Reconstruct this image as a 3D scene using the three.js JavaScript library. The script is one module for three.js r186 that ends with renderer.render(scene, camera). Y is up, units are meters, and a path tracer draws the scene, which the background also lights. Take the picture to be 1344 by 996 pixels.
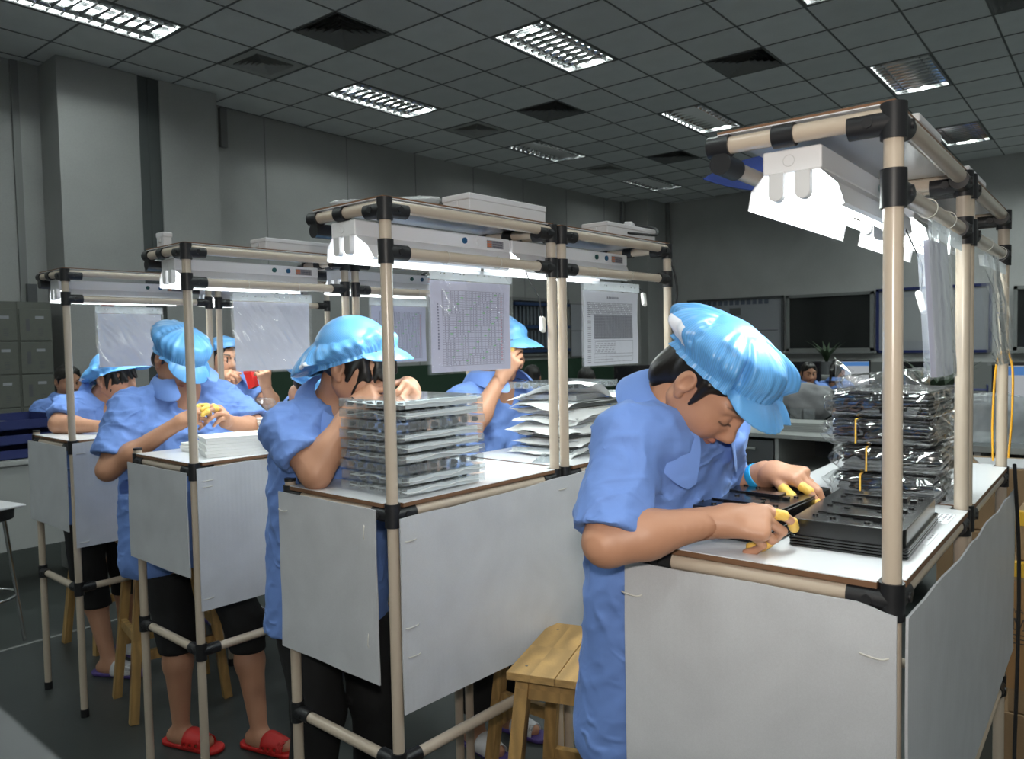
import * as THREE from 'three';
import { RoundedBoxGeometry } from 'three/addons/geometries/RoundedBoxGeometry.js';
import { mergeGeometries, mergeVertices } from 'three/addons/utils/BufferGeometryUtils.js';
import { RectAreaLightUniformsLib } from 'three/addons/lights/RectAreaLightUniformsLib.js';
import { ImprovedNoise } from 'three/addons/math/ImprovedNoise.js';

// ---------------------------------------------------------------- camera, exposure
const scene = new THREE.Scene();
const renderer = new THREE.WebGLRenderer();
renderer.toneMapping = THREE.LinearToneMapping;
renderer.toneMappingExposure = 1.0;
renderer.shadowMap.enabled = true;
RectAreaLightUniformsLib.init();
scene.background = new THREE.Color(0x000000);
const D2R = Math.PI / 180;
const CAM = new THREE.Vector3(0, 1.5326, 0);
const camera = new THREE.PerspectiveCamera(2 * Math.atan(498 / 1016.76) / D2R, 1344 / 996, 0.02, 80);
camera.position.copy(CAM);
camera.rotation.order = 'YXZ';
camera.rotation.set(-2.6925 * D2R, 40.4895 * D2R, -1.0769 * D2R);
camera.focus = 1.75;
camera.userData.fStop = 9;
camera.updateMatrixWorld(true);
// light levels
const CEILING_LEVEL = 13, TASK_LEVEL = 31, FLASH_LEVEL = 4.6;
// the photographer's flash, just above the lens
const flash = new THREE.SpotLight(0xfff6ec, FLASH_LEVEL, 0, 52 * D2R, 0.9, 2);
flash.position.set(0.03, 1.66, 0.02); flash.castShadow = true; flash.shadow.radius = 1.5;
flash.target.position.set(-1.35, 1.55, -2); scene.add(flash, flash.target);

// ---------------------------------------------------------------- helpers
let seed = 7;
const rnd = () => { seed = (seed * 1664525 + 1013904223) >>> 0; return seed / 4294967296; };
const ORD = ['first', 'second', 'third', 'fourth', 'fifth', 'sixth', 'seventh', 'eighth', 'ninth', 'tenth'];
const rr = (a, b) => a + (b - a) * rnd();
const V = (x, y, z) => new THREE.Vector3(x, y, z);
const lerp = (a, b, t) => a + (b - a) * t;
const clamp = (x, a = 0, b = 1) => Math.min(b, Math.max(a, x));
const smooth = (a, b, x) => { const t = clamp((x - a) / (b - a)); return t * t * (3 - 2 * t); };
const PN = new ImprovedNoise();
const noise = (x, y, z) => PN.noise(x + 31.7, y + 17.3, z + 57.1);
const used = {};
const numbered = (n) => { used[n] = (used[n] ?? -1) + 1; return used[n] ? n + '_' + String(used[n]).padStart(3, '0') : n; };
const shade = (o) => { o.castShadow = true; o.receiveShadow = true; return o; };
function mesh(name, geo, m, parent) {
  const g = Array.isArray(geo) ? (geo.length > 1 ? join(geo) : geo[0]) : geo;
  const o = shade(new THREE.Mesh(g, m)); o.name = name; if (parent) parent.add(o); return o;
}
function join(list) {
  const gs = list.map((g) => { const h = g.index ? g.toNonIndexed() : g.clone(); for (const k of Object.keys(h.attributes)) if (!['position', 'normal', 'uv'].includes(k)) h.deleteAttribute(k); if (!h.attributes.uv) h.setAttribute('uv', new THREE.BufferAttribute(new Float32Array(h.attributes.position.count * 2), 2)); return h; });
  return mergeGeometries(gs);
}
function tag(o, label, category, group) { o.userData.label = label; o.userData.category = category; if (group) o.userData.group = group; return o; }
function thing(name, label, category, pos = [0, 0, 0], turn = 0, group) {
  const o = new THREE.Group(); o.name = numbered(name); o.position.set(...pos); o.rotation.y = turn; scene.add(o); return tag(o, label, category, group);
}
function one(name, geo, m, label, category, pos = [0, 0, 0], turn = 0, group) {
  const o = mesh(numbered(name), geo, m, scene); o.position.set(...pos); o.rotation.y = turn; return tag(o, label, category, group);
}
function structure(name, geo, m, label) { const o = mesh(name, geo, m, scene); o.userData.kind = 'structure'; o.userData.label = label; return o; }
// geometry
const bx = (w, h, d, x = 0, y = 0, z = 0, r = 0) => { const g = r ? new RoundedBoxGeometry(w, h, d, 2, r) : new THREE.BoxGeometry(w, h, d); g.translate(x, y, z); return g; };
// box by its corners
const bb = (x0, x1, y0, y1, z0, z1, r = 0) => bx(Math.abs(x1 - x0), Math.abs(y1 - y0), Math.abs(z1 - z0), (x0 + x1) / 2, (y0 + y1) / 2, (z0 + z1) / 2, r);
const UPV = V(0, 1, 0);
function bar(a, b, r, seg = 16, r2 = r) {   // a round bar between two points
  const A = Array.isArray(a) ? V(...a) : a, B = Array.isArray(b) ? V(...b) : b, d = B.clone().sub(A), L = d.length();
  const g = new THREE.CylinderGeometry(r2, r, L, seg); g.translate(0, L / 2, 0);
  g.applyQuaternion(new THREE.Quaternion().setFromUnitVectors(UPV, d.normalize())); g.translate(A.x, A.y, A.z); return g;
}
function tube(pts, r, seg = 40, rad = 8) { return new THREE.TubeGeometry(new THREE.CatmullRomCurve3(pts.map((p) => V(...p))), seg, r, rad, false); }
function beam(a, b, w, h) {   // rectangular bar
  const A = V(...a), B = V(...b), d = B.clone().sub(A), L = d.length();
  const g = new THREE.BoxGeometry(w, L, h); g.translate(0, L / 2, 0);
  g.applyQuaternion(new THREE.Quaternion().setFromUnitVectors(UPV, d.normalize())); g.translate(A.x, A.y, A.z); return g;
}
const turnY = (g, a) => { g.rotateY(a); return g; };
// textures
function noiseTex(n, fn, srgb = false, rep = 1) {
  const a = new Uint8Array(n * n * 4);
  for (let j = 0; j < n; j++) for (let i = 0; i < n; i++) { const c = fn(i / n, j / n, i, j), k = (j * n + i) * 4; if (typeof c === 'number') a[k] = a[k + 1] = a[k + 2] = clamp(c) * 255; else { a[k] = clamp(c[0]) * 255; a[k + 1] = clamp(c[1]) * 255; a[k + 2] = clamp(c[2]) * 255; } a[k + 3] = 255; }
  const t = new THREE.DataTexture(a, n, n); t.wrapS = t.wrapT = THREE.RepeatWrapping; t.magFilter = THREE.LinearFilter; t.minFilter = THREE.LinearMipmapLinearFilter; t.generateMipmaps = true;
  if (srgb) t.colorSpace = THREE.SRGBColorSpace; t.repeat.set(rep, rep); t.needsUpdate = true; return t;
}
// periodic noise in 0..1
const tile2 = (u, v, f, s = 0) => { const a = u * 2 * Math.PI, b = v * 2 * Math.PI, R = f / 6.283; return 0.5 + 0.5 * (PN.noise(R * Math.cos(a) + 9 + s, R * Math.sin(a) + R * Math.cos(b) * 0.7 + 5, R * Math.sin(b) + 3.3) + 0.5 * PN.noise(2 * R * Math.cos(a) + 2 + s, 2 * R * Math.sin(b) + 8, 2 * R * Math.sin(a) + 2 * R * Math.cos(b) + 1)) / 1.2; };
function canvasTex(w, h, draw) {
  const c = document.createElement('canvas'); c.width = w; c.height = h; draw(c.getContext('2d'), w, h);
  const t = new THREE.CanvasTexture(c); t.colorSpace = THREE.SRGBColorSpace; t.magFilter = THREE.LinearFilter; return t;
}
// uv in metres by the strongest axis of the normal
function metreUV(g, s = 1) {
  const h = g.index ? g.toNonIndexed() : g, p = h.attributes.position, n = h.attributes.normal, uv = new Float32Array(p.count * 2);
  for (let i = 0; i < p.count; i++) {
    const ax = Math.abs(n.getX(i)), ay = Math.abs(n.getY(i)), az = Math.abs(n.getZ(i));
    const [u, v] = ay >= ax && ay >= az ? [p.getX(i), p.getZ(i)] : ax >= az ? [p.getZ(i), p.getY(i)] : [p.getX(i), p.getY(i)];
    uv[2 * i] = u * s; uv[2 * i + 1] = v * s;
  }
  h.setAttribute('uv', new THREE.BufferAttribute(uv, 2)); return h;
}
const mat = (c, rough = 0.6, o = {}) => new THREE.MeshStandardMaterial({ color: Array.isArray(c) ? new THREE.Color().setRGB(...c) : c, roughness: rough, ...o });
const phys = (c, rough = 0.6, o = {}) => new THREE.MeshPhysicalMaterial({ color: Array.isArray(c) ? new THREE.Color().setRGB(...c) : c, roughness: rough, ...o });

// ---------------------------------------------------------------- materials
const grain = noiseTex(256, (u, v) => 0.35 + 0.3 * tile2(u, v, 24) + 0.35 * rnd());
const mottle = noiseTex(512, (u, v) => { const k = 0.93 + 0.06 * tile2(u, v, 7) - 0.04 * rnd(); return [k, k, k]; }, true);
const woodTex = noiseTex(512, (u, v) => { const g = Math.sin(60 * u + 5 * tile2(u, v, 5) + 9 * tile2(u, v * 0.3, 3)) * 0.5 + 0.5, f = tile2(u * 1, v, 3), k = 0.66 + 0.2 * g * f + 0.1 * rnd() * (0.4 + f); const knot = Math.max(0, 1 - Math.hypot((u - 0.37) * 9, (v - 0.62) * 4)); return [k - 0.4 * knot, (k - 0.45 * knot) * 0.83, (k - 0.4 * knot) * 0.54]; }, true);
const plasticBump = noiseTex(128, (u, v) => 0.5 + 0.5 * Math.sin(u * 2 * Math.PI * 32));
const M = {
  pipe: phys([0.52, 0.435, 0.345], 0.3, { clearcoat: 0.35, clearcoatRoughness: 0.25 }),
  joint: mat([0.012, 0.012, 0.014], 0.42),
  bolt: mat([0.2, 0.2, 0.2], 0.35, { metalness: 0.9 }),
  hardboard: mat([0.17, 0.085, 0.042], 0.75, { bumpMap: grain, bumpScale: 0.0006 }),
  laminate: phys([0.74, 0.75, 0.78], 0.28, { clearcoat: 0.25, clearcoatRoughness: 0.2 }),
  panel: mat([0.60, 0.61, 0.64], 0.5, { map: mottle, bumpMap: plasticBump, bumpScale: 0.0003 }),
  tie: mat([0.62, 0.6, 0.55], 0.5),
  lampWhite: phys([0.78, 0.78, 0.80], 0.35, { clearcoat: 0.3 }),
  socket: mat([0.62, 0.62, 0.63], 0.45),
  tubeGlow: mat([0.9, 0.9, 0.9], 0.4, { emissive: new THREE.Color().setRGB(0.95, 1, 0.97), emissiveIntensity: 6 }),
  tubeOff: mat([0.75, 0.76, 0.76], 0.3),
  ceilGlow: mat([0.9, 0.9, 0.9], 0.4, { emissive: new THREE.Color().setRGB(0.93, 1, 0.98), emissiveIntensity: 14 }),
  louvre: mat([0.7, 0.71, 0.72], 0.06, { metalness: 1 }),
  lightFrame: mat([0.26, 0.265, 0.265], 0.5),
  housing: mat([0.55, 0.56, 0.56], 0.16, { metalness: 1 }),
  tile: mat([0.84, 0.86, 0.86], 0.9, { map: mottle, bumpMap: grain, bumpScale: 0.0008 }),
  tee: mat([0.16, 0.165, 0.165], 0.8),
  vent: mat([0.2, 0.205, 0.205], 0.6),
  ventWhite: mat([0.42, 0.43, 0.42], 0.6),
  black: mat([0.006, 0.006, 0.007], 0.7),
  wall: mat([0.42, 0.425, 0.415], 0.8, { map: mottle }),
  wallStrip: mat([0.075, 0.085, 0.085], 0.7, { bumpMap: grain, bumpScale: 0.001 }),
  wallTrim: mat([0.22, 0.225, 0.22], 0.6),
  green: mat([0.02, 0.055, 0.03], 0.7),
  floor: phys([0.05, 0.058, 0.056], 0.38, { map: mottle, bumpMap: grain, bumpScale: 0.0004 }),
  wood: mat([0.8, 0.74, 0.68], 0.6, { map: woodTex, bumpMap: woodTex, bumpScale: 0.001 }),
  alu: mat([0.72, 0.72, 0.74], 0.22, { metalness: 1 }),
  aluDull: mat([0.14, 0.145, 0.15], 0.45, { metalness: 0.5 }),
  chrome: mat([0.7, 0.7, 0.7], 0.18, { metalness: 1 }),
  paper: mat([0.68, 0.69, 0.78], 0.8),
  paperWhite: mat([0.84, 0.84, 0.83], 0.85),
  boxWhite: mat([0.62, 0.61, 0.63], 0.6),
  cable: mat([0.02, 0.02, 0.022], 0.5),
  cableWhite: mat([0.7, 0.7, 0.68], 0.5),
  navy: mat([0.02, 0.03, 0.13], 0.5),
  blueFan: mat([0.022, 0.05, 0.26], 0.45),
  locker: mat([0.15, 0.157, 0.135], 0.5, { map: mottle }),
  desk: mat([0.36, 0.37, 0.36], 0.5),
  deskDark: mat([0.1, 0.105, 0.11], 0.5),
  card: mat([0.30, 0.19, 0.10], 0.8, { map: mottle, bumpMap: grain, bumpScale: 0.0005 }),
  tapeYellow: mat([0.62, 0.36, 0.03], 0.4),
  trayBlack: phys([0.008, 0.008, 0.009], 0.24, { clearcoat: 0.5, clearcoatRoughness: 0.25 }),
  rubberBand: mat([0.75, 0.42, 0.05], 0.5),
  red: mat([0.55, 0.015, 0.012], 0.45),
};
// ---------------------------------------------------------------- the room
const YC = 4.2326, XL = -8.22, ZB = -13.9, XR = 5.2, ZF = 4.6;
{
  structure('floor', metreUV(bb(XL - 0.3, XR + 0.3, -0.2, 0, ZB - 0.3, ZF + 0.3), 0.5), M.floor, 'dark grey-green coated workshop floor');
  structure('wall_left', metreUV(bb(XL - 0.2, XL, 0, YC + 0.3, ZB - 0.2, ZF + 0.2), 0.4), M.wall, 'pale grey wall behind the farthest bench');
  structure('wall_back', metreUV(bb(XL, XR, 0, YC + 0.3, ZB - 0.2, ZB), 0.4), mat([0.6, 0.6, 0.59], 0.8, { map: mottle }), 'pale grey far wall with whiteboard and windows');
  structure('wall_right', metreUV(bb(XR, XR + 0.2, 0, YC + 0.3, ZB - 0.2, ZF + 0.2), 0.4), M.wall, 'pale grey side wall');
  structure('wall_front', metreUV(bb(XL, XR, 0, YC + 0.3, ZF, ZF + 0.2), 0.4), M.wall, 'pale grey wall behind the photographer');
  // two clad columns with a bare strip between them
  structure('trim_1', metreUV(bb(XL, -7.78, 0, YC, -3.53, -2.8), 0.4), M.wall, 'wide pale cladding of the wall column');
  structure('trim_2', metreUV(bb(XL, -7.78, 0, YC, -4.36, -3.745), 0.4), M.wall, 'narrow pale cladding of the wall column');
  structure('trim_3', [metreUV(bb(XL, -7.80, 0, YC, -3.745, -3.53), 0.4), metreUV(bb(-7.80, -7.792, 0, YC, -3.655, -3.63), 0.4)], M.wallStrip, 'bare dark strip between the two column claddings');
  structure('trim_4', bb(XL, XL + 0.03, 0, YC, -2.62, -2.56), M.wallTrim, 'vertical joint strip on the left wall');
  structure('trim_5', bb(XL, XL + 0.05, 3.8, YC, -4.70, -4.62), M.wallTrim, 'short grey duct high on the left wall');
  structure('trim_6', metreUV(bb(XL, -7.68, 0, YC, ZB, -13.06), 0.4), M.wall, 'square column in the far corner');
  structure('trim_7', bar([-7.66, 0, -13.8], [-7.66, YC, -13.8], 0.05), M.wallTrim, 'vertical pipe beside the corner column');
  structure('trim_8', bar([XL + 0.04, 1.8, -12.98], [XL + 0.04, YC, -12.98], 0.04), M.wallTrim, 'vertical pipe in front of the corner column');
  structure('baseboard_left', bb(XL, XL + 0.012, 0, 1.24, -13.06, -4.36), M.green, 'dark green painted lower wall');
  structure('baseboard_back', bb(-7.68, XR, 0, 1.1, ZB, ZB + 0.012), M.wallTrim, 'grey painted lower far wall');
  structure('trim_20', bb(-4.57, -4.545, 0, 0.003, -3.2, -0.3), M.wallTrim, 'pale joint strip in the floor');
  for (const [k, z] of [-5.2, -6.4, -7.6, -8.8, -10, -11.2, -12.4].entries()) structure('trim_' + (9 + k), bb(XL, XL + 0.004, 1.24, YC, z - 0.006, z + 0.006), M.wallTrim, 'thin joint between panels of the left wall');
}
// ---------------------------------------------------------------- ceiling: tiles in a tee grid
const CX = 0.586, CZ = 0.616, CT = 1.8 * D2R, C0 = [-4.06, YC, -5.24];
const ceilAt = (i, j) => [C0[0] + i * CX * Math.cos(CT) - j * CZ * Math.sin(CT), C0[2] - j * CZ * Math.cos(CT) - i * CX * Math.sin(CT)];
const ceilKey = (i, j) => i + ',' + j;
const taken = {};
const lightCells = [], ventCells = [];
for (const i of [-5, -1, 3, 7, 11]) for (const j of [-15, -10, -5, 0, 5, 10]) { lightCells.push([i, j]); taken[ceilKey(i, j)] = taken[ceilKey(i, j + 1)] = 1; }
for (const [i, j] of [[-3, -2], [-3, 3], [-3, 8], [1, 3], [1, 8], [1, -2], [5, 3], [5, 8]]) { ventCells.push([i, j, 1]); taken[ceilKey(i, j)] = 1; }
for (const [i, j] of [[-5, -2], [-5, 3], [-5, 8]]) { ventCells.push([i, j, 0]); taken[ceilKey(i, j)] = 1; }
{
  const ceiling = new THREE.Group(); ceiling.name = 'ceiling'; scene.add(ceiling);
  ceiling.userData = { kind: 'structure', label: 'suspended ceiling of grey square tiles in a dark grid' };
  const slab = mesh('slab', bb(XL - 0.2, XR + 0.2, YC + 0.17, YC + 0.4, ZB - 0.2, ZF + 0.2), M.black, ceiling);
  const tileG = metreUV(bx(CX - 0.014, 0.014, CZ - 0.014, 0, 0.012, 0), 0.7); tileG.rotateY(CT);
  const variants = [0.94, 1.0, 1.05].map((k) => { const m = M.tile.clone(); m.color.multiplyScalar(k); return m; });
  const cells = [];
  const pv = new THREE.Matrix4().multiplyMatrices(camera.projectionMatrix, camera.matrixWorldInverse);
  for (let i = -8; i <= 16; i++) for (let j = -17; j <= 14; j++) {
    if (taken[ceilKey(i, j)]) continue;
    const [x, z] = ceilAt(i + 0.5, j + 0.5);
    if (x < XL - 0.2 || x > XR + 0.2 || z < ZB - 0.2 || z > ZF + 0.2) continue;
    const q = V(x, YC, z), dist = q.distanceTo(CAM); q.applyMatrix4(pv);
    const seen = Math.abs(q.x) < 1.12 && Math.abs(q.y) < 1.12 && q.z < 1;
    cells.push({ x, z, seen, dist });
  }
  const near = cells.filter((c) => c.seen).sort((a, b) => a.dist - b.dist);
  const far = cells.filter((c) => !c.seen).concat(near.splice(290));
  near.forEach((c, k) => { const t = mesh('tile', tileG, variants[(k * 7) % 3], ceiling); t.position.set(c.x, YC, c.z); });
  const rest = mesh('tile_field', join(far.map((c) => tileG.clone().translate(c.x, YC, c.z))), M.tile, ceiling); rest.userData.kind = 'stuff';
  const tees = [];
  const edge = (a, b) => { const p = ceilAt(...a), q = ceilAt(...b); tees.push(beam([p[0], YC + 0.009, p[1]], [q[0], YC + 0.009, q[1]], 0.016, 0.016)); };
  for (let i = -7; i <= 15; i++) edge([i, -16], [i, 14]);
  const inLight = {}; for (const [i, j] of lightCells) inLight[ceilKey(i, j + 1)] = 1;
  for (let j = -16; j <= 14; j++) { let from = -7; for (let i = -7; i <= 15; i++) if (i === 15 || inLight[ceilKey(i, j)]) { if (i > from) edge([from, j], [i, j]); from = i + 1; } }
  mesh('tee_grid', tees, M.tee, ceiling);
}
// ---------------------------------------------------------------- recessed louvre lights
{
  const W = CX - 0.03, L = 2 * CZ - 0.03, H = 0.13;
  const proto = new THREE.Group();
  mesh('housing', [bb(-W / 2, W / 2, H - 0.006, H, -L / 2, L / 2), bb(-W / 2, -W / 2 + 0.006, 0, H, -L / 2, L / 2), bb(W / 2 - 0.006, W / 2, 0, H, -L / 2, L / 2), bb(-W / 2, W / 2, 0, H, -L / 2, -L / 2 + 0.006), bb(-W / 2, W / 2, 0, H, L / 2 - 0.006, L / 2)], M.housing, proto);
  const F = 0.02; mesh('frame', [bb(-W / 2, -W / 2 + F, 0, 0.008, -L / 2, L / 2), bb(W / 2 - F, W / 2, 0, 0.008, -L / 2, L / 2), bb(-W / 2, W / 2, 0, 0.008, -L / 2, -L / 2 + F), bb(-W / 2, W / 2, 0, 0.008, L / 2 - F, L / 2)], M.lightFrame, proto);
  // V shaped blades: three long troughs, twelve cross blades
  const vee = (len, h, w) => { const s = new THREE.Shape(); s.moveTo(-w / 2, h); s.quadraticCurveTo(-0.003, h * 0.35, 0, 0); s.quadraticCurveTo(0.003, h * 0.35, w / 2, h); s.closePath(); const g = new THREE.ExtrudeGeometry(s, { depth: len, bevelEnabled: false, curveSegments: 4 }); g.translate(0, 0, -len / 2); return g; };
  const long = vee(L - 2 * F, 0.036, 0.03);
  for (const k of [-0.5, 0.5]) { const b = mesh('long_blade', long, M.louvre, proto); b.position.set(k * (W - 2 * F) / 1.5, 0.004, 0); }
  const cross = turnY(vee(W - 2 * F, 0.032, 0.02), Math.PI / 2);
  for (let k = 1; k <= 10; k++) { const b = mesh('cross_blade', cross, M.louvre, proto); b.position.set(0, 0.006, -L / 2 + F + (L - 2 * F) * k / 11); }
  const tg = bar([0, 0, -L / 2 + 0.03], [0, 0, L / 2 - 0.03], 0.013, 12);
  const rowName = { '-5': 'along the left wall', '-1': 'over the farther benches', 3: 'over the tray bench', 7: 'beyond the tray bench', 11: 'along the right wall' };
  for (const [i, j] of lightCells) {
    const [x, z] = ceilAt(i + 0.5, j + 1);
    const dim = (i === -5 && (j === 5 || j === 10)) || (i === -1 && j >= 10) ? 1 : ((i === 3 && j >= 0) || (i === -1 && j === 5)) ? 2 : 0;   // which tubes burn
    const g = proto.clone(); g.name = numbered('ceiling_light'); scene.add(g); g.position.set(x, YC, z); g.rotation.y = CT;
    const on = dim === 1 ? [0, 0, 1] : dim === 2 ? [1, 0, 1] : [1, 1, 1];
    on.forEach((o, k) => { const t = mesh('tube', tg, o ? M.ceilGlow : M.tubeOff, g); t.position.set((k - 1) * (W - 2 * F) / 3, 0.085, 0); });
    tag(g, 'louvred ceiling light, ' + ORD[(10 - j) / 5] + ' from the far wall in the row ' + rowName[i], 'ceiling light', 'louvred ceiling lights');
    const n = on.reduce((a, b) => a + b), lw = 0.06;
    const rl = new THREE.RectAreaLight(0xf2fffb, CEILING_LEVEL * (j >= 5 ? (i >= 3 ? 3 : i === -1 ? 1.6 : 1.2) : i >= 3 ? 0.95 : 0.9) * n / 3 * 0.46 / lw, lw, L - 0.08);
    rl.position.set(x + (dim === 1 ? (W - 2 * F) / 3 : 0), YC + 0.068, z); rl.rotation.set(-Math.PI / 2, 0, CT); scene.add(rl);
  }
}
// ---------------------------------------------------------------- ceiling air vents
for (const [i, j, big] of ventCells) {
  const [x, z] = ceilAt(i + 0.5, j + 0.5), m = big ? M.vent : M.ventWhite, S = big ? 0.27 : 0.2;
  const g = thing('air_vent', (big ? 'dark square air vent, ' : 'small pale air vent, ') + ORD[(8 - j) / 5] + ' from the far wall, ' + (big ? { '-3': 'beside the left wall lights', 1: 'beside the tray bench lights', 5: 'beyond the tray bench' }[i] : 'among the left wall lights'), 'vent', [x, YC, z], CT, 'ceiling air vents');
  const ring = (s, y, w, drop) => { const o = []; for (let k = 0; k < 4; k++) { const p = new THREE.BufferGeometry(); const a = s, b = s - w; p.setAttribute('position', new THREE.Float32BufferAttribute([-a, y, a, a, y, a, b, y + drop, b, -a, y, a, b, y + drop, b, -b, y + drop, b], 3)); p.computeVertexNormals(); o.push(turnY(p, k * Math.PI / 2)); } return join(o); };
  mesh('frame', ring(CX / 2 - 0.006, 0.002, CX / 2 - S - 0.006, 0.004), big ? M.vent : M.ventWhite, g);
  for (let k = 0; k < 5; k++) mesh('vane', ring(S - k * S / 5.4, -0.004, S / 6.5, 0.045), m, g);
  mesh('backing', bx(S * 2, 0.01, S * 2, 0, 0.09, 0), M.black, g);
}
// ---------------------------------------------------------------- glazed partition the picture is taken through
{
  const y = 1.378, z = -0.105, w = structure('window_1', bb(-2.2, 1.6, y - 0.06, y, z, z + 0.016), M.aluDull, 'dull aluminium sill of the open service window');
  mesh('sill_lip', bar([-2.2, y - 0.004, z + 0.022], [1.6, y - 0.004, z + 0.022], 0.0065), M.alu, w);
  mesh('sill_track', bb(-2.2, 1.6, y - 0.06, y - 0.014, z + 0.028, z + 0.12), M.aluDull, w);
  structure('wall_partition', metreUV(bb(-2.2, 1.6, 0, y - 0.06, z, z + 0.12), 0.4), M.wall, 'low partition wall under the service window');
}
// ---------------------------------------------------------------- workbenches of coated pipe and black joints
const ROWS = { 1: { x: -3.4532, z: -1.2412, a: -0.0096 }, 2: { x: -2.4038, z: -1.2237, a: -0.0146 }, 3: { x: -1.3789, z: -1.1773, a: -0.0103 }, 4: { x: -0.3151, z: -1.2374, a: 0.0345 } };
const UL = 0.615, UG = 0.049, BD = 0.42, YT = 1.165, YTOP = 1.853, YMID = 1.748, YLOW = 0.5436, PR = 0.014, JR = 0.0185;
const at = (r, u, y, v) => { const { x, z, a } = ROWS[r]; return [x + u * Math.cos(a) - v * Math.sin(a), y, z - v * Math.cos(a) - u * Math.sin(a)]; };
function jointAt(p, dirs, half = 0.028) {   // sleeve on an upright with sleeves along the rails
  const gs = [bar([p[0], p[1] - half, p[2]], [p[0], p[1] + half, p[2]], JR, 18)];
  for (const d of dirs) { const e = [p[0] + d[0] * 0.062, p[1] + d[1] * 0.062, p[2] + d[2] * 0.062]; gs.push(bar(p, e, JR, 18)); gs.push(bar([p[0] + d[0] * 0.032, p[1] + d[1] * 0.032 , p[2] + d[2] * 0.032], [p[0] + d[0] * 0.032 + d[2] * 0.021, p[1], p[2] + d[2] * 0.032 + d[0] * 0.021], 0.008, 8)); gs.push(bar([p[0] + d[0] * 0.032, p[1], p[2] + d[2] * 0.032], [p[0] + d[0] * 0.032 - d[2] * 0.021, p[1], p[2] + d[2] * 0.032 - d[0] * 0.021], 0.008, 8)); }
  return gs;
}
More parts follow.
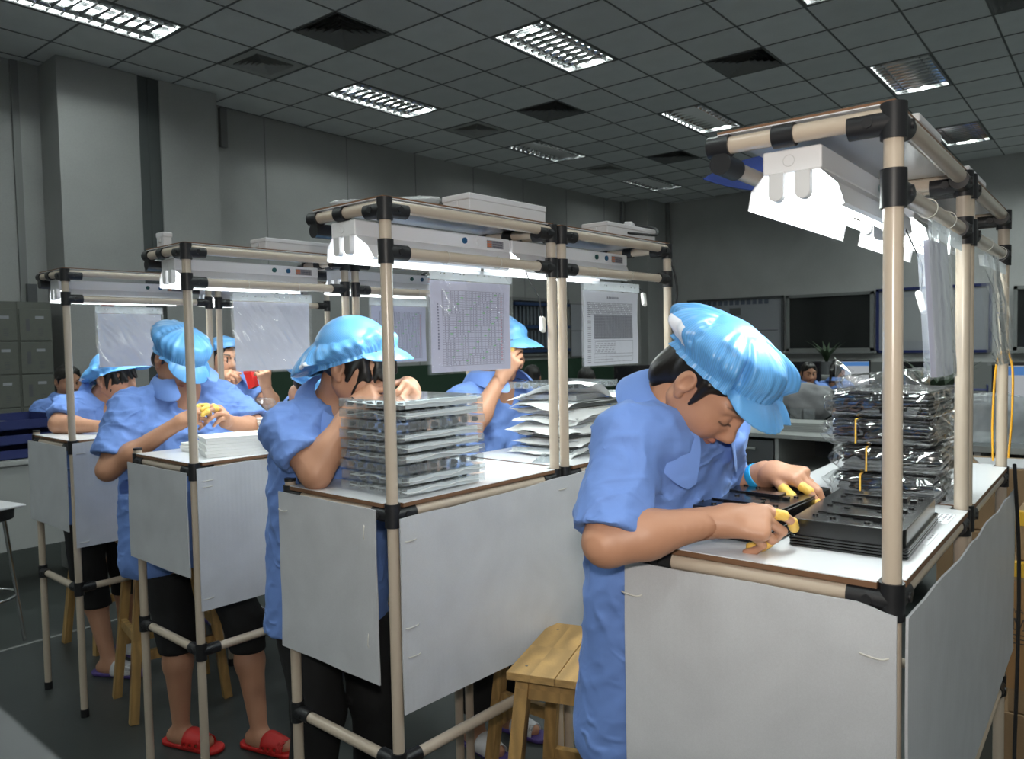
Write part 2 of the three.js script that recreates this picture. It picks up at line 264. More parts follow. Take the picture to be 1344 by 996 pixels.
// thin plastic sheet with a gently uneven edge, standing in the plane (s, y), thickness along n
function sheet(w, yb, yt, bow, edge, nx = 40, ny = 16, th = 0.004) {
  const g = new THREE.BoxGeometry(w, 1, th, nx, ny, 1), p = g.attributes.position, uv = g.attributes.uv;
  for (let i = 0; i < p.count; i++) {
    const s = p.getX(i) + w / 2, t = p.getY(i) + 0.5, yy = yb + (yt - yb) * t;
    p.setXYZ(i, s, yy + edge(s, t), p.getZ(i) + bow(s, t)); uv.setXY(i, s * 1.9, yy * 1.9);
  }
  g.computeVertexNormals(); return g;
}
function workbench(r, o) {
  const { x, z, a } = ROWS[r], b = thing('workbench', o.label, 'workbench', [x, 0, z], a, 'pipe-framed workbenches in a row');
  for (let k = 0; k < o.units; k++) {
    const v0 = k * (UL + UG), v1 = v0 + UL;
    for (const [u, v, h] of [[0, v0, YTOP], [0, v1, YTOP], [-BD, v0, 1.176], [-BD, v1, 1.176]]) {
      mesh('post', bar([u, 0.03, -v], [u, h, -v], PR, 20), M.pipe, b);
      mesh('foot_cap', bar([u, 0, -v], [u, 0.034, -v], 0.0165, 16), M.joint, b);
      if (h < 1.5) mesh('post_cap', bar([u, 1.174, -v], [u, 1.182, -v], 0.0155, 16), M.joint, b);
    }
    const X0 = 0.0, railX = (y, u0, u1, v) => mesh('rail', bar([u0, y, -v], [u1, y, -v], PR, 20), M.pipe, b), railZ = (y, u) => mesh('rail', bar([u, y, -v0], [u, y, -v1], PR, 20), M.pipe, b);
    for (const v of [v0, v1]) { railX(1.138, -BD, 0, v); railX(YLOW, -BD, 0, v); railX(YTOP, -0.283, 0, v); }
    railZ(1.138, 0); railZ(1.138, -BD); railZ(YLOW, 0); railZ(YMID, 0); railZ(YTOP, 0); railZ(YTOP - 0.03, -0.262);
    for (const [v, s] of [[v0, -1], [v1, 1]]) {
      const iz = [0, 0, s];
      mesh('joint', jointAt([0, YTOP - 0.008, -v], [[-1, 0, 0], iz], 0.026), M.joint, b);
      mesh('joint', jointAt([0, YMID, -v], [iz]), M.joint, b);
      mesh('joint', jointAt([0, 1.136, -v], [[-1, 0, 0], iz]), M.joint, b);
      mesh('joint', jointAt([0, YLOW, -v], [[-1, 0, 0], iz]), M.joint, b);
      mesh('joint', jointAt([-BD, 1.136, -v], [[1, 0, 0], iz]), M.joint, b);
      mesh('joint', jointAt([-BD, YLOW, -v], [[1, 0, 0]]), M.joint, b);
      mesh('coupling', bar([-0.142, YTOP, -v], [-0.176, YTOP, -v], JR, 18), M.joint, b);
      mesh('joint', [bar([-0.248, YTOP, -v], [-0.285, YTOP, -v], JR, 18), bar([-0.262, YTOP - 0.03, -v + s * -0.012], [-0.262, YTOP - 0.03, -v + s * 0.05], JR, 18)], M.joint, b);
    }
    // table board with notched corners, white laminate on top
    const s = new THREE.Shape(), q = 0.022, A = [-BD + 0.018, -0.004], Bv = [v0 - 0.014, v1 + 0.014];
    s.moveTo(A[0], Bv[0]); s.lineTo(A[1] - 0.014, Bv[0]); s.lineTo(A[1] - 0.014, Bv[0] + q + 0.012); s.lineTo(A[1] + 0.02, Bv[0] + q + 0.012); s.lineTo(A[1] + 0.02, Bv[1] - q - 0.012); s.lineTo(A[1] - 0.014, Bv[1] - q - 0.012); s.lineTo(A[1] - 0.014, Bv[1]); s.lineTo(A[0], Bv[1]); s.closePath();
    const top = (d, y) => { const g = new THREE.ExtrudeGeometry(s, { depth: d, bevelEnabled: false }); g.rotateX(-Math.PI / 2); g.translate(0, y, 0); return metreUV(g); };
    const tb = mesh('tabletop', top(0.0095, YT - 0.011), M.hardboard, b); tb.userData.label = 'brown hardboard tabletop with white laminate';
    mesh('laminate', top(0.0015, YT - 0.0015), M.laminate, tb);
    // shelf board over the lamp
    const hb = mesh('shelf_board', metreUV(bb(-0.268, 0.004, YTOP + JR, YTOP + JR + 0.004, -v0 + 0.008, -v1 - 0.008)), M.hardboard, b); hb.userData.label = 'thin brown shelf board over the lamp';
    mesh('shelf_underside', bb(-0.268, 0.004, YTOP + JR - 0.0015, YTOP + JR, -v0 + 0.008, -v1 - 0.008), M.laminate, hb);
  }
  // plastic sheets tied to the end and to the side
  const ends = o.end, wv = (s) => 0.003 * noise(s * 7, r * 3.1, 1);
  const e = mesh('end_sheet', sheet(ends.u1 - ends.u0, ends.yb, ends.yt, (s, t) => 0.003 * noise(s * 5 + r, t * 3, 4), (s, t) => t > 0.99 ? wv(s) + (ends.drop || 0) * smooth(ends.u1 - ends.u0 - 0.06, ends.u1 - ends.u0, s) : t < 0.01 ? wv(s + 3) : 0), M.panel, b); e.position.set(ends.u0, 0, JR + 0.004);
  e.userData.label = 'pale grey plastic sheet across the bench end';
  const sd = o.side, g = sheet(sd.v1 - sd.v0, sd.yb, sd.yt, (s, t) => 0.003 * noise(s * 2 + r, t * 2, 8) + 0.003, (s, t) => t > 0.99 ? 0.008 * noise(s * 6, r, 2) + (sd.wave ? sd.wave * noise(s * 9, 4, 2) : 0) + (sd.slope || 0) * s : t < 0.01 ? (sd.slopeB || 0) * s : 0, 60, 16);
  g.rotateY(Math.PI / 2); const sp = mesh('side_sheet', g, M.panel, b); sp.position.set(JR + 0.003, 0, -sd.v0); sp.userData.label = 'pale grey plastic sheet along the bench side';
  // wire ties through the sheets
  for (const [u, y, vert] of ends.ties) mesh('wire_tie', vert ? tube([[u, y - 0.018, JR + 0.006], [u, y - 0.01, JR + 0.0095], [u + 0.002, y + 0.01, JR + 0.0095], [u - 0.001, y + 0.018, JR + 0.006]], 0.0012, 10, 6) : tube([[u - 0.022, y, JR + 0.005], [u - 0.016, y, JR + 0.0095], [u + 0.012, y - 0.002, JR + 0.0095], [u + 0.02, y + 0.001, JR + 0.006]], 0.0015, 10, 6), M.tie, b);
  for (const [v, y] of sd.ties) mesh('wire_tie', tube([[JR + 0.006, y, -v + 0.02], [JR + 0.011, y, -v + 0.012], [JR + 0.011, y + 0.001, -v - 0.014], [JR + 0.005, y, -v - 0.02]], 0.0013, 10, 6), M.tie, b);
  return b;
}
workbench(1, { units: 2, label: 'pipe-framed workbench at the far end, with a bare tabletop', end: { u0: -0.462, u1: -0.012, yb: 0.784, yt: 1.138, ties: [] }, side: { v0: -0.01, v1: 1.29, yb: 0.72, yt: 1.155, ties: [[0.02, 1.11], [0.02, 0.74]] } });
workbench(2, { units: 2, label: 'pipe-framed workbench holding neat stacks of thin white boxes', end: { u0: -0.455, u1: -0.01, yb: 0.79, yt: 1.132, ties: [] }, side: { v0: -0.005, v1: 1.29, yb: 0.682, yt: 1.147, ties: [[0.03, 1.105], [0.03, 1.085], [0.02, 0.72]] } });
workbench(3, { units: 2, label: 'pipe-framed workbench with a tall stack of clear plastic trays', end: { u0: -0.442, u1: -0.035, yb: 0.728, yt: 1.148, ties: [[-0.075, 1.09, 1], [-0.07, 0.83, 1], [-0.42, 1.10, 0]] }, side: { v0: 0.0, v1: 1.29, yb: 0.668, yt: 1.128, slope: 0.018, slopeB: -0.012, ties: [[0.03, 1.075], [0.03, 0.87], [0.035, 0.8], [0.62, 1.105]] } });
workbench(4, { units: 2, label: 'pipe-framed workbench with black moulded trays and wrapped packs', end: { u0: -0.446, u1: 0.012, yb: 0.66, yt: 1.131, drop: -0.012, ties: [[-0.018, 1.055, 0], [-0.43, 1.072, 0]] }, side: { v0: -0.012, v1: 1.36, yb: 0.60, yt: 1.122, wave: 0.006, slope: -0.03, slopeB: 0.02, ties: [] } });

// ---------------------------------------------------------------- twin tube task lamps under the shelves
const stickerTex = canvasTex(128, 48, (c, w, h) => { c.fillStyle = '#8d8a90'; c.fillRect(0, 0, w, h); c.fillStyle = '#d07038'; for (let k = 0; k < 3; k++) c.fillRect(4, 6 + k * 14, 34, 8); c.fillStyle = '#4b4d58'; for (let k = 0; k < 3; k++) for (let i = 0; i < 9; i++) c.fillRect(46 + i * 8, 6 + k * 14, 5 + (i * k) % 3, 8); });
function lampFor(r, k, o = {}) {
  const L = o.len || 0.56, p = at(r, -0.152, 0, k * (UL + UG) + (o.v || 0.01)), g = thing('task_lamp', o.label, 'lamp', p, ROWS[r].a, 'twin tube task lamps over the benches');
  const y0 = 1.796, y1 = 1.834, w = 0.047, Z = -L;
  mesh('channel', bb(-w, w, y0, y1, 0, Z, 0.004), M.lampWhite, g);
  const wing = (s) => { const sh = []; const q = new THREE.BufferGeometry(); const a = [s * w * 0.9, y0 + 0.004], c = [s * (w + 0.02), y0 - 0.022], d = [s * (w + 0.026), y0 - 0.052], e = [s * (w + 0.02), y0 - 0.055]; const prof = [a, c, d, e], P = []; const zz = [-0.035, Z + 0.035], cut = [0.0, 0.02, 0.035, 0.034];
    for (let i = 0; i < 3; i++) { const z00 = -cut[i] * (s > 0 ? 1 : 0.1), z01 = -cut[i + 1] * (s > 0 ? 1 : 0.1); const A = [...prof[i], z00], B = [...prof[i + 1], z01], A2 = [...prof[i], Z - z00], B2 = [...prof[i + 1], Z - z01]; P.push(...A, ...B, ...B2, ...A, ...B2, ...A2); for (const t of [[A, B2, B], [A, A2, B2]]) for (const v of t) P.push(v[0] - s * 0.0015, v[1] - 0.0005, v[2]); }
    q.setAttribute('position', new THREE.Float32BufferAttribute(P, 3)); q.computeVertexNormals(); return q; };
  mesh('reflector', wing(-1), M.lampWhite, g); mesh('reflector', wing(1), M.lampWhite, g);
  for (const s of [-0.024, 0.018]) {
    for (const zz of [0.002, Z + 0.006]) { const sh = new THREE.Shape(); sh.moveTo(-0.0105, 0); sh.lineTo(-0.0105, -0.032); sh.absarc(0, -0.032, 0.0105, Math.PI, 2 * Math.PI, false); sh.lineTo(0.0105, 0); sh.closePath(); const eg = new THREE.ExtrudeGeometry(sh, { depth: 0.014, bevelEnabled: true, bevelSize: 0.0012, bevelThickness: 0.0012, bevelSegments: 1, curveSegments: 8 }); eg.translate(s, y0, zz - 0.014); mesh('lamp_holder', eg, M.socket, g); }
    mesh('lamp_tube', bar([s, y0 - 0.03, -0.014], [s, y0 - 0.03, Z + 0.012], 0.0085, 12), M.tubeGlow, g);
  }
  for (const [i, c] of (o.buttons || [[0, 0], [1, 1]])) { mesh('switch_button', bar([w - 0.002, y0 + 0.019, Z + 0.19 - i * 0.058], [w + 0.004, y0 + 0.019, Z + 0.19 - i * 0.058], 0.0085, 16), c === 2 ? M.lampWhite : c ? btnBlue : btnGreen, g); }
  const st = mesh('sticker', new THREE.PlaneGeometry(0.07, 0.022), new THREE.MeshStandardMaterial({ map: stickerTex, roughness: 0.6 }), g); st.rotation.y = Math.PI / 2; st.position.set(w + 0.0006, y0 + 0.018, Z + 0.065);
  mesh('knockout', new THREE.TorusGeometry(0.009, 0.0006, 6, 24), M.socket, g).position.set(-0.004, (y0 + y1) / 2, 0.0004);
  const rl = new THREE.RectAreaLight(0xf4fffa, TASK_LEVEL, 0.075, L - 0.06);
  rl.position.set(...at(r, -0.155, y0 - 0.043, k * (UL + UG) + (o.v || 0.01) + L / 2)); rl.rotation.set(-Math.PI / 2, 0, ROWS[r].a); scene.add(rl);
  return g;
}
const btnBlue = mat([0.012, 0.09, 0.2], 0.4), btnGreen = mat([0.012, 0.09, 0.09], 0.4);
lampFor(4, 0, { v: 0.0, label: 'white twin tube lamp over the woman packing black trays', len: 0.55 });
lampFor(4, 1, { label: 'white twin tube lamp over the bench of wrapped packs, farther one' });
lampFor(3, 0, { v: -0.005, buttons: [[0, 1], [1, 2]], label: 'white twin tube lamp with one blue button above the clear tray stack' });
lampFor(3, 1, { v: -0.1, len: 0.62, label: 'white twin tube lamp above the ragged stack of white sheets' });
lampFor(2, 0, { label: 'white twin tube lamp above the neat white box stacks' });
lampFor(2, 1, { label: 'white twin tube lamp on the far half of the white box bench' });
lampFor(1, 0, { label: 'white twin tube lamp over the woman leaning on the farthest bench' });
lampFor(1, 1, { label: 'white twin tube lamp over the woman holding the red case' });
// ---------------------------------------------------------------- film and printed sheets
M.film = phys([1, 1, 1], 0.1, { transmission: 1, thickness: 0, ior: 1.9 });
M.filmMilky = phys([0.86, 0.88, 0.9], 0.3, { transmission: 0.75, thickness: 0, ior: 1.45 });
M.clearTray = phys([0.93, 0.95, 0.96], 0.06, { transmission: 0.93, thickness: 0, ior: 1.5 });
const formTex = (kind) => canvasTex(512, 400, (c, w, h) => {
  c.fillStyle = kind ? '#d3d5df' : '#c9c9dd'; c.fillRect(0, 0, w, h); c.strokeStyle = '#7e7f92'; c.fillStyle = '#70718a'; c.lineWidth = 1.4;
  if (!kind) {
    for (let j = 0; j < 33; j++) { c.beginPath(); c.moveTo(70, 40 + j * 10.4); c.lineTo(470, 40 + j * 10.4); c.stroke(); }
    for (let i = 0; i < 14; i++) { c.beginPath(); c.moveTo(70 + i * 30.7, 40); c.lineTo(70 + i * 30.7, 373); c.stroke(); }
    c.save(); c.translate(44, 300); c.rotate(-Math.PI / 2); for (let k = 0; k < 16; k++) c.fillRect(k * 13, -4, 8, 8); c.restore();
    for (let k = 0; k < 420; k++) { const i = (k * 37) % 13, j = (k * 23) % 32; c.fillRect(74 + i * 30.7 + (k % 3) * 8, 43 + j * 10.4, 5, 4); }
    c.fillStyle = '#86c48f'; for (let k = 0; k < 34; k++) c.fillRect(96 + ((k * 61) % 340), 50 + ((k * 47) % 310), 16, 5);
    c.fillStyle = '#c98a9a'; for (let k = 0; k < 18; k++) c.fillRect(452, 60 + k * 17, 6, 9);
  } else {
    c.fillStyle = '#55566a'; for (let k = 0; k < 8; k++) c.fillRect(210 + k * 15, 28, 9, 11);
    c.fillStyle = '#8a8b95'; c.fillRect(86, 128, 376, 128); c.strokeStyle = '#5d5e6c';
    for (let j = 0; j < 16; j++) { c.beginPath(); c.moveTo(86, 128 + j * 8.5); c.lineTo(462, 128 + j * 8.5); c.stroke(); }
    for (let i = 0; i < 24; i++) { c.beginPath(); c.moveTo(86 + i * 16.3, 128); c.lineTo(86 + i * 16.3, 256); c.stroke(); }
    for (let j = 0; j < 6; j++) { c.strokeRect(40, 62 + j * 10.5, 420, 10.5); for (let k = 0; k < 40; k++) if ((k * 7 + j * 3) % 5) c.fillRect(44 + k * 10.3, 64 + j * 10.5, 6, 5); }
    c.strokeRect(86, 266, 376, 116); c.strokeRect(96, 272, 200, 62); c.beginPath(); c.moveTo(86, 338); c.lineTo(462, 338); c.moveTo(196, 272); c.lineTo(196, 382); c.stroke();
    for (let j = 0; j < 5; j++) for (let k = 0; k < 22; k++) if ((k * 5 + j) % 4) c.fillRect(102 + k * 8.6, 280 + j * 11, 6, 5);
    for (let k = 0; k < 60; k++) c.fillRect(92 + (k % 40) * 9, 352 + Math.floor(k / 40) * 14, 5, 5);
    for (let k = 0; k < 30; k++) c.fillRect(30, 60 + k * 11, 30, 4);
  }
});
function curved(w, h, d, wob, nx = 24, ny = 20) {   // a hanging sheet in (s, y): s along +x, y down from 0
  const g = new THREE.PlaneGeometry(w, h, nx, ny), p = g.attributes.position;
  for (let i = 0; i < p.count; i++) { const x = p.getX(i) + w / 2, y = p.getY(i) - h / 2; p.setXYZ(i, x, y, d + wob(x, y)); }
  g.computeVertexNormals(); return g;
}
function sleeve(r, v, w, h, o) {
  const g = thing('document_sleeve', o.label, 'document', at(r, 0.003, YMID - PR, v), ROWS[r].a + Math.PI / 2, 'clear document sleeves hung from the bench rails');
  const k = o.seed || r * 3.3, wob = o.wob || ((x, y) => 0.006 * noise(x * 8 + k, y * 6, 2) + 0.004 * Math.sin(x * 9 + k));
  const dy = -0.014;
  const pm = o.print == null ? M.paper : new THREE.MeshStandardMaterial({ map: formTex(o.print), roughness: 0.85 });
  if (!o.empty) {
    const ps = curved(w - 0.02, h - 0.035, 0, (x, y) => wob(x + 0.01, y)); ps.translate(0.01, dy - 0.03, 0);
    const paper = mesh('paper', ps, pm, g); paper.userData.label = o.print == null ? 'blank back of a printed sheet' : 'printed form with ruled tables';
    if (o.many) for (let i = 1; i < o.many; i++) { const q = ps.clone(); q.translate(0.001 * i, 0, -0.0035 * i); mesh('paper', q, M.paper, g); }
  }
  const wr = (x, y) => wob(x, y) + 0.003 + 1.8 * (o.crumple || 0.002) * Math.abs(noise((x - w * 0.5) * 30 + y * 22 + k, y * 7, 5)) ;
  const film = curved(w, h, 0, wr, 60, 50); film.translate(0, dy, 0); mesh('film', film, M.film, g);
  const back = curved(w, h, 0, (x, y) => wob(x, y) - 0.004 - 0.0035 * (o.many || 0)); back.translate(0, dy, 0); mesh('film', back, M.film, g);
  // punched binding strip with ties
  const sh = new THREE.Shape(); sh.moveTo(0.004, 0); sh.lineTo(w - 0.004, 0); sh.lineTo(w - 0.004, -0.028); sh.lineTo(0.004, -0.028); sh.closePath();
  for (const t of [0.1, 0.14, 0.24, 0.32, 0.36, 0.52, 0.6, 0.66, 0.8, 0.88]) { const hole = new THREE.Path(); hole.absarc(w * t + 0.01, -0.012, 0.0024, 0, Math.PI * 2, true); sh.holes.push(hole); }
  const sg = new THREE.ExtrudeGeometry(sh, { depth: 0.0008, bevelEnabled: false, curveSegments: 6 }); sg.translate(0, dy, wob(w / 2, 0) + 0.004); mesh('binding_strip', sg, M.filmMilky, g);
  for (const s of [w * 0.2, w * 0.82]) { const q = new THREE.TorusGeometry(0.016, 0.0009, 6, 20); q.rotateY(Math.PI / 2); q.translate(s, PR - 0.001, 0); mesh('wire_loop', q, M.tie, g); }
  return g;
}
sleeve(3, 0.125, 0.31, 0.262, { print: 0, label: 'sleeve with a fine ruled table marked in green' });
sleeve(3, 0.762, 0.322, 0.268, { print: 1, label: 'sleeve with a form that has a shaded grid block' });
sleeve(2, 0.145, 0.316, 0.27, { crumple: 0.004, label: 'sleeve showing a blank sheet above the white box stacks' });
sleeve(2, 0.724, 0.31, 0.262, { print: 0, seed: 9, label: 'sleeve half hidden behind the bench with the clear tray stack' });
sleeve(1, 0.108, 0.29, 0.262, { crumple: 0.0045, label: 'crinkled sleeve with a blank sheet on the farthest bench' });
sleeve(4, 0.17, 0.29, 0.262, { many: 3, seed: 4, wob: (x, y) => 0.018 * Math.sin(x * 10 + 0.5) - 0.02 * x - y * 0.05 + 0.003 * noise(x * 40, y * 3, 1), label: 'thick curled sleeve hanging above the wrapped packs' });
sleeve(4, 0.83, 0.42, 0.26, { empty: 1, crumple: 0.012, wob: (x, y) => 0.012 * Math.sin(x * 14) - y * 0.08, label: 'empty clear sleeve on the far half of the tray bench' });

// ---------------------------------------------------------------- boxes and cables on the shelves
const SHY = YTOP + JR + 0.0042;
function carton(r, u, v, wu, h, wv, turn, label) {
  const g = thing('ballast_box', label, 'box', at(r, u, SHY, v), ROWS[r].a + turn, 'white boxes on top of the lamp shelves');
  mesh('base', bx(wu, h * 0.8, wv, 0, h * 0.4, 0, 0.004), M.boxWhite, g);
  mesh('lid', bx(wu + 0.004, h * 0.34, wv + 0.004, 0, h * 0.83, 0, 0.004), M.boxWhite, g);
  for (const s of [-1, 1]) mesh('end_clip', bx(0.02, h * 0.3, 0.006, 0, h * 0.5, s * (wv / 2 + 0.003), 0.0015), M.boxWhite, g);
  return g;
}
carton(3, -0.075, 0.465, 0.1, 0.052, 0.32, 0, 'white box above the clear tray stack');
carton(3, -0.08, 1.1, 0.1, 0.046, 0.3, 0, 'white box with a plug lying on it');
carton(2, -0.09, 0.46, 0.1, 0.046, 0.3, 0, 'white box above the neat white box stacks');
carton(4, -0.06, 0.39, 0.075, 0.05, 0.2, 0, 'white box above the woman with the black trays');
carton(4, -0.06, 0.95, 0.08, 0.045, 0.26, 0, 'white box on the far shelf above the wrapped packs');
carton(2, -0.19, 0.02, 0.05, 0.05, 0.03, 0, 'tiny white block at the corner of the shelf over the white box stacks').position.y = SHY;
{
  const g = thing('power_plug', 'white plug with a black cord on a white box', 'plug', at(3, -0.085, SHY + 0.047, 1.17), 0.4);
  mesh('plug_body', bx(0.03, 0.022, 0.06, 0, 0.011, 0, 0.005), M.boxWhite, g);
  mesh('cord', tube([[0, 0.012, -0.03], [0.03, 0.014, -0.065], [0.085, 0.0, -0.03], [0.1, -0.032, 0.05], [0.07, -0.043, 0.16], [0.03, -0.0435, 0.22]], 0.0045, 40), M.cable, g);
  one('bubble_film', (() => { const s = new THREE.SphereGeometry(1, 40, 20), p = s.attributes.position; for (let i = 0; i < p.count; i++) { const x = p.getX(i), y = p.getY(i), z = p.getZ(i), t = (x + 1) / 2; p.setXYZ(i, x * 0.17, Math.max(0.001, 0.012 + y * (0.012 + 0.012 * t) + 0.006 * noise(x * 6, y * 5, z * 5)) + t * t * 0.042, z * (0.03 + 0.03 * t)); } s.computeVertexNormals(); return s; })(), M.filmMilky, 'crumpled clear plastic film on the shelf above the clear trays', 'plastic film', at(3, -0.19, SHY, 0.17), 1.45);
  const q = (() => { const s = new THREE.Shape(); s.moveTo(0, 0); s.quadraticCurveTo(0.06, 0.055, 0.17, 0.065); s.lineTo(0.17, -0.045); s.quadraticCurveTo(0.08, -0.05, 0, 0); const e = new THREE.ExtrudeGeometry(s, { depth: 0.002, bevelEnabled: false, curveSegments: 16 }); e.rotateX(-0.6); e.rotateY(0.5); return e; })();
  one('plastic_plate', q, M.blueFan, 'blue plastic plate sticking out beneath the lamp shelf', 'plastic plate', at(4, -0.425, 1.865, 0.28), 0);
}
// pull switches on thin cords
for (const [r, u, v, yt, yb, lab] of [[3, -0.03, 1.17, 1.735, 1.675, 'white cord switch by the last post of the clear tray bench'], [3, -0.02, 0.595, 1.735, 1.585, 'white cord switch between the double posts'], [4, -0.06, 0.52, 1.74, 1.6, 'white cord switch behind the thick curled sleeve']]) {
  const g = thing('cord_switch', lab, 'switch', at(r, u, yb, v), ROWS[r].a, 'white switches dangling on cords');
  const b = bx(0.014, 0.05, 0.02, 0, 0, 0, 0.006); b.rotateZ(0.3); b.rotateX(-0.35); mesh('switch_body', b, M.cableWhite, g);
  mesh('cord', tube([[0, 0.022, 0.004], [0.004, (yt - yb) * 0.5, 0.02], [-0.01, (yt - yb) * 0.85, 0.045], [-0.03, yt - yb + 0.03, 0.05]], 0.0016, 24, 6), M.cable, g);
}
one('black_cord', tube([at(3, -0.01, 1.84, 1.30), at(3, 0.004, 1.78, 1.32), at(3, 0.012, 1.7, 1.326), at(3, 0.0, 1.6, 1.315), at(3, -0.02, 1.5, 1.31), at(3, -0.03, 1.2, 1.3), at(3, -0.02, 0.02, 1.3)], 0.004, 60), M.cable, 'black power cord running down the last post of the clear tray bench', 'cord');
one('earth_wire', tube([at(3, 0.006, 1.5, 1.262), at(3, 0.02, 1.49, 1.252), at(3, 0.018, 1.44, 1.25), at(3, -0.008, 1.3, 1.256), at(3, 0.0, 1.18, 1.26)], 0.0026, 40), mat([0.6, 0.5, 0.03], 0.5), 'yellow wire wound round the last post of the clear tray bench', 'wire');
one('grounding_cord', tube([at(4, -0.018, 1.18, 1.262), at(4, -0.02, 1.3, 1.265), at(4, -0.006, 1.47, 1.256), at(4, 0.008, 1.487, 1.256), at(4, 0.022, 1.46, 1.262), at(4, 0.026, 1.33, 1.264), at(4, 0.018, 1.19, 1.268)], 0.003, 60), mat([0.75, 0.36, 0.02], 0.5), 'orange cord looped over the last post of the tray bench', 'cord');
one('black_cord', tube([at(4, 0.03, 1.17, 1.29), at(4, 0.035, 0.9, 1.375), at(4, 0.035, 0.62, 1.38), at(4, 0.03, 0.3, 1.375), at(4, 0.03, 0.01, 1.36)], 0.005, 40), M.cable, 'black cord hanging down the end of the tray bench', 'cord');

// ---------------------------------------------------------------- black moulded trays
function blackTray(seedK) {
  const g = new THREE.Group(), W = 0.19, L = 0.325;
  const rim = (w, l, y, h, r) => { const s = new THREE.Shape(), a = w / 2, b = l / 2; s.moveTo(-a + r, -b); s.lineTo(a - r, -b); s.quadraticCurveTo(a, -b, a, -b + r); s.lineTo(a, b - r); s.quadraticCurveTo(a, b, a - r, b); s.lineTo(-a + r, b); s.quadraticCurveTo(-a, b, -a, b - r); s.lineTo(-a, -b + r); s.quadraticCurveTo(-a, -b, -a + r, -b); const e = new THREE.ExtrudeGeometry(s, { depth: h, bevelEnabled: true, bevelSize: 0.0012, bevelThickness: 0.0012, bevelSegments: 2, curveSegments: 5 }); e.rotateX(-Math.PI / 2); e.translate(0, y, 0); return e; };
  return { W, L, rim };
}
const TR = blackTray();
const trayFlange = TR.rim(TR.W, TR.L, 0.0012, 0.0016, 0.012), trayBody = TR.rim(TR.W - 0.01, TR.L - 0.01, 0.003, 0.029, 0.014);
const pockets = (() => {   // raised insert shapes in rows along the tray
  const gs = [];
  for (let k = 0; k < 3; k++) { const z = -0.1 + k * 0.098;
    for (const [x, w, d, zz, h] of [[0.018, 0.036, 0.026, 0, 0.007], [0.044, 0.02, 0.034, 0.006, 0.009], [-0.012, 0.024, 0.018, -0.004, 0.005], [-0.036, 0.026, 0.006, -0.006, 0.003], [-0.056, 0.02, 0.003, -0.007, 0.003], [0.064, 0.012, 0.012, 0.014, 0.006]]) gs.push(bx(w, h, d, x, 0.0335 + h / 2, z + zz, 0.0012));
    for (const [x, zz] of [[-0.03, 0.03], [0.028, 0.038], [0.07, -0.02], [-0.062, 0.02]]) gs.push(bar([x, 0.032, z + zz], [x, 0.036, z + zz], 0.005, 12));
  }
  return join(gs);
})();
function trayAt(u, v, y, turn, label, top, tilt = 0) {
  const g = thing('parts_tray', label, 'tray', at(4, u, y, v), ROWS[4].a + turn, 'black moulded trays on the bench'); g.rotation.order = 'YXZ'; g.rotation.x = tilt;
  mesh('flange', trayFlange, M.trayBlack, g); mesh('tray_body', trayBody, M.trayBlack, g); if (top) mesh('pockets', pockets, M.trayBlack, g);
  return g;
}
for (const [u, v, turn, n, where, tilt] of [[-0.105, 0.285, 0.03, 4, 'by the tall end post', 0], [-0.305, 0.262, -0.06, 5, 'under the packing woman’s hands', 0.0]])
  for (let k = 0; k < n; k++) trayAt(u + 0.0012 * Math.sin(k * 3), v, YT + 0.0052 * k, turn, k === n - 1 ? 'black tray with raised pockets topping the pile ' + where : 'black tray, ' + ORD[k] + ' up in the pile ' + where, k === n - 1, tilt);

// labels on the table of bench 4
{
  const qt = canvasTex(128, 48, (c, w, h) => { c.fillStyle = '#e9eaee'; c.fillRect(0, 0, w, h); c.fillStyle = '#55565e'; c.font = 'bold 26px sans-serif'; c.fillText('-2', 6, 26); c.fillRect(36, 10, 10, 3); c.fillRect(36, 16, 10, 3); c.fillRect(40, 8, 3, 20); for (let k = 0; k < 3; k++) for (let i = 0; i < 12; i++) if ((i * 5 + k * 3) % 4) c.fillRect(50 + i * 6, 8 + k * 13, 4, 6); c.strokeStyle = '#777'; c.strokeRect(2, 2, 124, 44); });
  for (const [v, lab] of [[0.27, 'small printed sticker on the table edge by the tall post'], [0.46, 'small printed sticker on the table edge by the double post']]) { const g = new THREE.PlaneGeometry(0.1, 0.032); g.rotateX(-Math.PI / 2); g.rotateY(Math.PI / 2); one('table_sticker', g, new THREE.MeshStandardMaterial({ map: qt, roughness: 0.6 }), lab, 'sticker', at(4, -0.012, YT + 0.0006, v + 0.03), ROWS[4].a); }
}
// ---------------------------------------------------------------- packs wrapped in clear film
function crumpled(w, h, d, amp, k, sub = 14) {
  const g0 = new THREE.BoxGeometry(w, h, d, sub, Math.round(sub * 0.5), sub), p = g0.attributes.position;
  for (let i = 0; i < p.count; i++) {
    const x = p.getX(i), y = p.getY(i), z = p.getZ(i), n = noise(x * 22 + k, y * 30 + k, z * 22), n2 = noise(x * 50 + k, y * 60, z * 50 + k);
    const q = Math.pow(Math.abs(2 * y / h), 3), pinch = 1 - 0.10 * q, f = 1 + (amp * (Math.abs(n) * 1.6 - 0.2) + amp * 0.5 * n2) / (0.5 * Math.max(w, d)) * (1.15 - q * 0.7);
    p.setXYZ(i, x * f * pinch, y + 0.3 * amp * n2, z * f * pinch);
  }
  const m = mergeVertices((() => { g0.deleteAttribute('normal'); g0.deleteAttribute('uv'); return g0; })(), 1e-4), f = m; f.computeVertexNormals(); f.setAttribute('uv', new THREE.BufferAttribute(new Float32Array(f.attributes.position.count * 2), 2)); return f;
}
const packTop = [];
